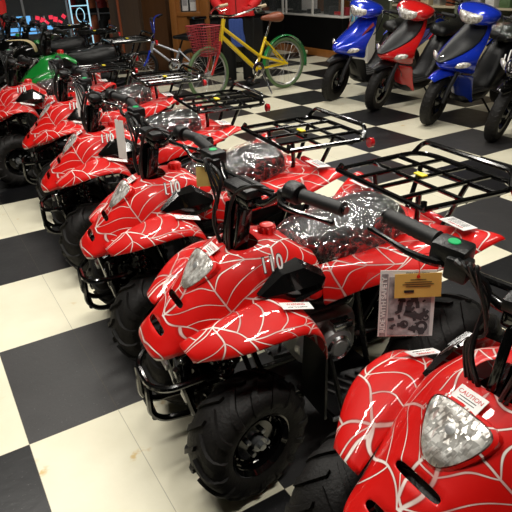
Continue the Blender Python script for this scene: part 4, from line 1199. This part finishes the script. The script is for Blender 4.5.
ed = [('pel', 'bel'), ('bel', 'che'), ('che', 'nkb'), ('nkb', 'nk'), ('nk', 'hd'), ('hd', 'hd2'), ('hd2', 'hd3')]
for t_ in 'lr': ed += [(a + t_, b_ + t_) for a, b_ in (('sh', 'ua'), ('ua', 'el'), ('el', 'fa'), ('fa', 'wr'), ('wr', 'ha'), ('hp', 'th'), ('th', 'kn'), ('kn', 'ca'), ('ca', 'an'), ('an', 'fo'), ('fo', 'to'))] + [('che', 'sh' + t_), ('pel', 'hp' + t_)]
for k_, (s, t_) in enumerate(((1, 'l'), (-1, 'r'))):                 # fingers, inside the pockets
    for f in range(4):
        a = bm.verts.new((.165 + .004 * f, (.20 - .018 * f) * s, .905)); c = bm.verts.new((.165 + .004 * f, (.19 - .018 * f) * s, .875 + .006 * abs(f - 1.5)))
        J['f%d%s' % (f, t_)] = a; J['g%d%s' % (f, t_)] = c; ed += [('ha' + t_, 'f%d%s' % (f, t_)), ('f%d%s' % (f, t_), 'g%d%s' % (f, t_))]
    a = bm.verts.new((.16, .135 * s, .925)); J['t' + t_] = a; ed.append(('ha' + t_, 't' + t_))
for a, b_ in ed: bm.edges.new((J[a], J[b_]))
bm.verts.index_update(); idx = {k_: v.index for k_, v in J.items()}; bm.to_mesh(me); bm.free()
o = bpy.data.objects.new('body', me); C.objects.link(o); o.parent = root; me.materials.append(MATS['skin'])
RAD = {'pel': (.15, .11), 'bel': (.14, .10), 'che': (.15, .11), 'nkb': (.07, .06), 'nk': (.055, .055), 'hd': (.078, .09), 'hd2': (.082, .095), 'hd3': (.06, .07), 'sh': .065, 'ua': .055, 'el': .043, 'fa': .040, 'wr': .028, 'ha': .035, 'hp': .09, 'th': .085, 'kn': .058, 'ca': .055, 'an': .038, 'fo': .042, 'to': .032}
m = o.modifiers.new('skin', 'SKIN'); sv = me.skin_vertices[0].data
for k_, i_ in idx.items():
    r = RAD.get(k_, RAD.get(k_[:-1], .009)); sv[i_].radius = r if isinstance(r, tuple) else (r, r)
    if k_ == 'pel': sv[i_].use_root = True
m2 = o.modifiers.new('sub', 'SUBSURF'); m2.levels = 1; m2.render_levels = 1
for p in me.polygons: p.use_smooth = True
b = B(); b.ball((-.015, 0, 1.68), (.105, .095, .115), 20, 14); b.tube([(-.03, -.085, 1.66), (-.05, -.07, 1.58)], .02, 8); b.tube([(-.03, .085, 1.66), (-.05, .07, 1.58)], .02, 8)
b.build('hair', 'dark_wood', root)
b = B()
for s in (1, -1): b.ball((.092, .032 * s, 1.645), (.008, .012, .007), 10, 6)
b.build('eyes', 'black_print', root); b = B(); b.tube([(.088, 0, 1.65), (.112, 0, 1.615), (.092, 0, 1.605)], [.008, .014, .010], 8); b.build('nose', 'skin', root)
b = B(); b.tube([(.088, -.024, 1.575), (.095, 0, 1.573), (.088, .024, 1.575)], .006, 6); b.build('mouth', 'brown_leather', root)
b = B(); rows = []
for z, w, d in ((.845, .230, .168), (.88, .222, .165), (.95, .205, .155), (1.10, .195, .15), (1.28, .205, .15), (1.40, .18, .125), (1.45, .10, .085), (1.50, .075, .075)):
    rows.append([(d * math.cos(2 * PI * a / 20) * (1 + .05 * math.sin(5 * a)), w * math.sin(2 * PI * a / 20), z) for a in range(20)])
b.grid(rows, closed_u=True)
for s in (1, -1): b.tube([(0, s * .15, 1.40), (0, s * .22, 1.28), (-.04, s * .272, 1.13), (.05, s * .262, 1.03), (.11, s * .21, .97), (.13, s * .18, .94)], [.075, .075, .066, .064, .058, .055], 14, smooth=3)
for s in (1, -1): b.box((.155, s * .15, .905), (.05, .14, .11), None, .012)
jk = b.build('jacket', 'jacket_red', root, sub=1)
b = B(); b.tube([(.168, 0, .86), (.158, 0, .95), (.155, 0, 1.10), (.155, 0, 1.28), (.13, 0, 1.40)], .005, 6); b.build('zip', 'cloth_black', jk)
b = B()
for s in (1, -1): b.tube([(0, s * .10, .94), (.01, s * .112, .72), (.02, s * .116, .50), (.0, s * .12, .30), (-.02, s * .12, .06)], [.115, .105, .082, .078, .075], 14, smooth=3)
b.ball((0, 0, .92), (.13, .17, .11)); b.build('trousers', 'cloth_black', root)
b = B()
for s in (1, -1): b.box((.04, s * .13, .045), (.28, .10, .085), None, .03)
b.build('shoes', 'black_plastic', root)
b = B(Matrix.Translation(PERSON) @ Matrix.Rotation(math.radians(PYAW), 4, 'Z')); rows = []
for i in range(7):
    rows.append([(.20 + .012 * math.sin(j * 1.9 + i * .4), -.10 + .18 * j / 8 + (.02 if i > 3 else 0), .83 - .34 * i / 6) for j in range(9)])
b.grid(rows); tag(b.build('blue_cloth', 'jeans_blue', None, solid=.006, sub=1), 'blue cloth hanging in front of the dark trousers below the red jacket', 'cloth')

# ------------------------------------------------------------------ second row of quad bikes (green and black)
gq = make_quad('green_plastic', 'red', False, rear='black_gloss')
gq.location = (1.42, 3.40, 0); gq.rotation_euler = (0, 0, math.radians(172)); gq.scale = (1.1, 1.1, 1.1)
tag(gq, 'green quad bike with long black seat right behind the last red quad bikes', 'quad bike', 'green and black quad bikes behind the red row')
bq = make_quad('black_gloss', 'green_plastic', False)
bq.location = (1.45, 4.54, 0); bq.rotation_euler = (0, 0, math.radians(172)); bq.scale = (1.1, 1.1, 1.1)
tag(bq, 'black quad bike behind the green one, its seat below the glowing display case', 'quad bike', 'green and black quad bikes behind the red row')
for (x, y, a, lb, src) in ((.02, 4.75, 172, 'green quad bike partly cut off at the upper left edge, beside the red pennant', gq), (1.45, 5.60, 172, 'black quad bike farthest back, just in front of the glowing display case', bq), (.0, 5.85, 172, 'black quad bike at the far upper left edge behind the cut off green one', bq)):
    q = copy_tree(src); q.location = (x, y, 0); q.rotation_euler = (0, 0, math.radians(a)); tag(q, lb)

# ------------------------------------------------------------------ tags and leaflets hanging from handlebars
def world(q, p, st=True):
    M = Matrix.Translation(q.location) @ Matrix.Rotation(q.rotation_euler.z, 4, 'Z')
    return M @ (steer_matrix() @ V(p) if st else V(p))
quads = [o for o in bpy.data.objects if o.name.startswith('quad_bike') and o.type == 'EMPTY']
# safety leaflet and yellow card on the nearest bike
CR, CU, CD = [V(v) for v in CAMV]         # right, up, towards the viewer
def hang(name, P, right, up, w, h, mat, label, cat, th=.0012):
    right = V(right).normalized(); n = right.cross(V(up)).normalized(); up = n.cross(right)
    M = Matrix((right, up, n)).transposed().to_4x4(); M.translation = V(P)
    t = empty(name, P); tag(t, label, cat)
    b = B(Matrix.Translation(-V(P)) @ M); b.box((0, -h / 2, 0), (w, h, th)); b.build('card', mat, t, smooth=False)
    return t, Matrix.Translation(-V(P)) @ M
t, M = hang('safety_leaflet', LEAF, *LEAFV, .125, .158, 'white_print', 'black and white safety leaflet hanging from the nearest handlebar', 'leaflet')
b = B(M); b.box((.006, -.085, .0012), (.096, .140, .0006)); b.build('photo', 'leaflet_grey', t, smooth=False)
b = B(M); b.box((-.052, -.082, .0012), (.014, .148, .0005)); b.build('title_band', 'leaflet_grey', t, smooth=False)
b = B(M)
random.seed(3)
# quad bike and rider printed in the picture
for (x, y, rx_) in ((.036, -.134, .014), (-.004, -.128, .010), (.044, -.112, .008)):
    b.lathe([(rx_ * .5, 0), (rx_, .0004), (rx_, 0)], 'z', (x, y, .0018), 18)
for k in range(34):
    x = -.036 + .084 * random.random(); y = -.064 - .084 * random.random(); r_ = .003 + .006 * random.random()
    b.box((x, y, .0016 + .0001 * (k % 5)), (r_ * 2, r_ * 1.1, .0004), Matrix.Rotation(random.random() * 3, 3, 'Z'))
b.box((.016, -.106, .0018), (.044, .014, .0005), Matrix.Rotation(-.3, 3, 'Z')); b.ball((.006, -.078, .0018), (.008, .009, .0008), 10, 6); b.box((.004, -.092, .0018), (.014, .018, .0005))
b.build('printed_picture', 'leaflet_dark', t)
text_mesh('leaflet_title', 'RIDE WITH SAFETY', .0155, 'white_print', t, M @ Matrix.Translation((-.0525, -.082, .0018)) @ Matrix.Rotation(PI / 2, 4, 'Z'), .0003, bold=.0004)
text_mesh('maker_line', 'always wear a helmet', .006, 'black_print', t, M @ Matrix.Translation((.02, -.006, .0012)), .0002)
P2 = V(LEAF) + M.to_3x3() @ V((.020, -.006, .006))
t, M2 = hang('yellow_card', P2, M.to_3x3() @ V((1, .03, 0)), M.to_3x3() @ V((0, 1, 0)), .104, .056, 'yellow_card', 'yellow printed card on a red thread in front of the safety leaflet', 'card')
b = B(M2)
for k, (w_, y) in enumerate(((.035, -.014), (.06, -.020), (.07, -.025), (.055, -.030))): b.box((0, y, .0014), (w_, .0014, .0004))
b.box((-.020, -.041, .0014), (.022, .006, .0004)); b.build('printed_lines', 'black_print', t)
b = B(M2); b.lathe([(.0015, 0), (.004, .0006), (.004, 0)], 'z', (0, -.007, .0010), 12); b.tube([(0, -.007, .001), (.003, .012, .0), (0, .035, -.01)], .0012, 5); b.tube(corners([(.0, .030, -.01), (.012, .045, -.0), (.03, .050, .01), (.028, .040, .0)], .006), .0016, 5); b.build('thread', 'red', t)
for (nm, P, lv, w_, h_, mt, lb) in TAGS:
    t, M = hang(nm, P, *lv, w_, h_, mt, lb, 'tag')
    b = B(M); b.tube([(0, -.005, .001), (.004, .012, 0), (0, .03, -.008)], .0012, 5); b.build('thread', 'red' if mt == 'white_print' else 'kraft', t)
# bent kraft card on the green quad bike
b = B(Matrix.Translation(KRAFT) @ Matrix.Rotation(-.5, 4, 'Z')); rows = []
for x, z in ((-.14, .0), (-.05, .004), (.03, .0), (.075, -.02), (.10, -.06), (.105, -.11)):
    rows.append([(x, -.05, z), (x, .0, z + .004), (x, .05, z)])
b.grid(rows); tag(b.build('kraft_card', 'pale_kraft', None, solid=.003, sub=1), 'bent pale cardboard sheet lying over the handlebar of the green quad bike', 'cardboard')
w = bpy.data.worlds.new('world'); SC.world = w; w.use_nodes = True
w.node_tree.nodes['Background'].inputs[0].default_value = (.9, .95, 1, 1)
w.node_tree.nodes['Background'].inputs[1].default_value = .03
def fixture(x, y, sx=1.3, sy=.16, power=60, z=3.12, rot=0.):
    t = empty('ceiling_light', (x, y, z), rot)
    tag(t, CEIL_LABELS[len(FIX)], 'ceiling light', 'fluorescent panels on the ceiling'); FIX.append(t)
    b = B(); b.box((0, 0, .045), (sx + .06, sy + .06, .06), None, .01); b.build('housing', 'ceiling_white', t)
    b = B(); b.box((0, 0, .012), (sx, sy, .01)); b.build('diffuser', 'lamp_white', t)
    l = bpy.data.lights.new('lamp', 'AREA'); l.shape = 'RECTANGLE'; l.size = sx; l.size_y = sy; l.energy = power; l.color = (1, .96, .88)
    o = bpy.data.objects.new('lamp', l); C.objects.link(o); o.parent = t; o.location = (0, 0, -.005)
FIX = []
pmat('lamp_white', (.9, .9, .88), .5, emit=((1, .96, .9), 2.))
k = 0
CEIL_LABELS = ['white ceiling light panel %s above the showroom floor' % s for s in ('nearest the camera', 'over the front quad bikes', 'over the middle of the quad row', 'over the scooters', 'over the yellow bicycle', 'over the far display shelves', 'over the left aisle', 'over the far left racks', 'over the glass counter')]
for (x, y, p) in LIGHTS: fixture(x, y, power=p)
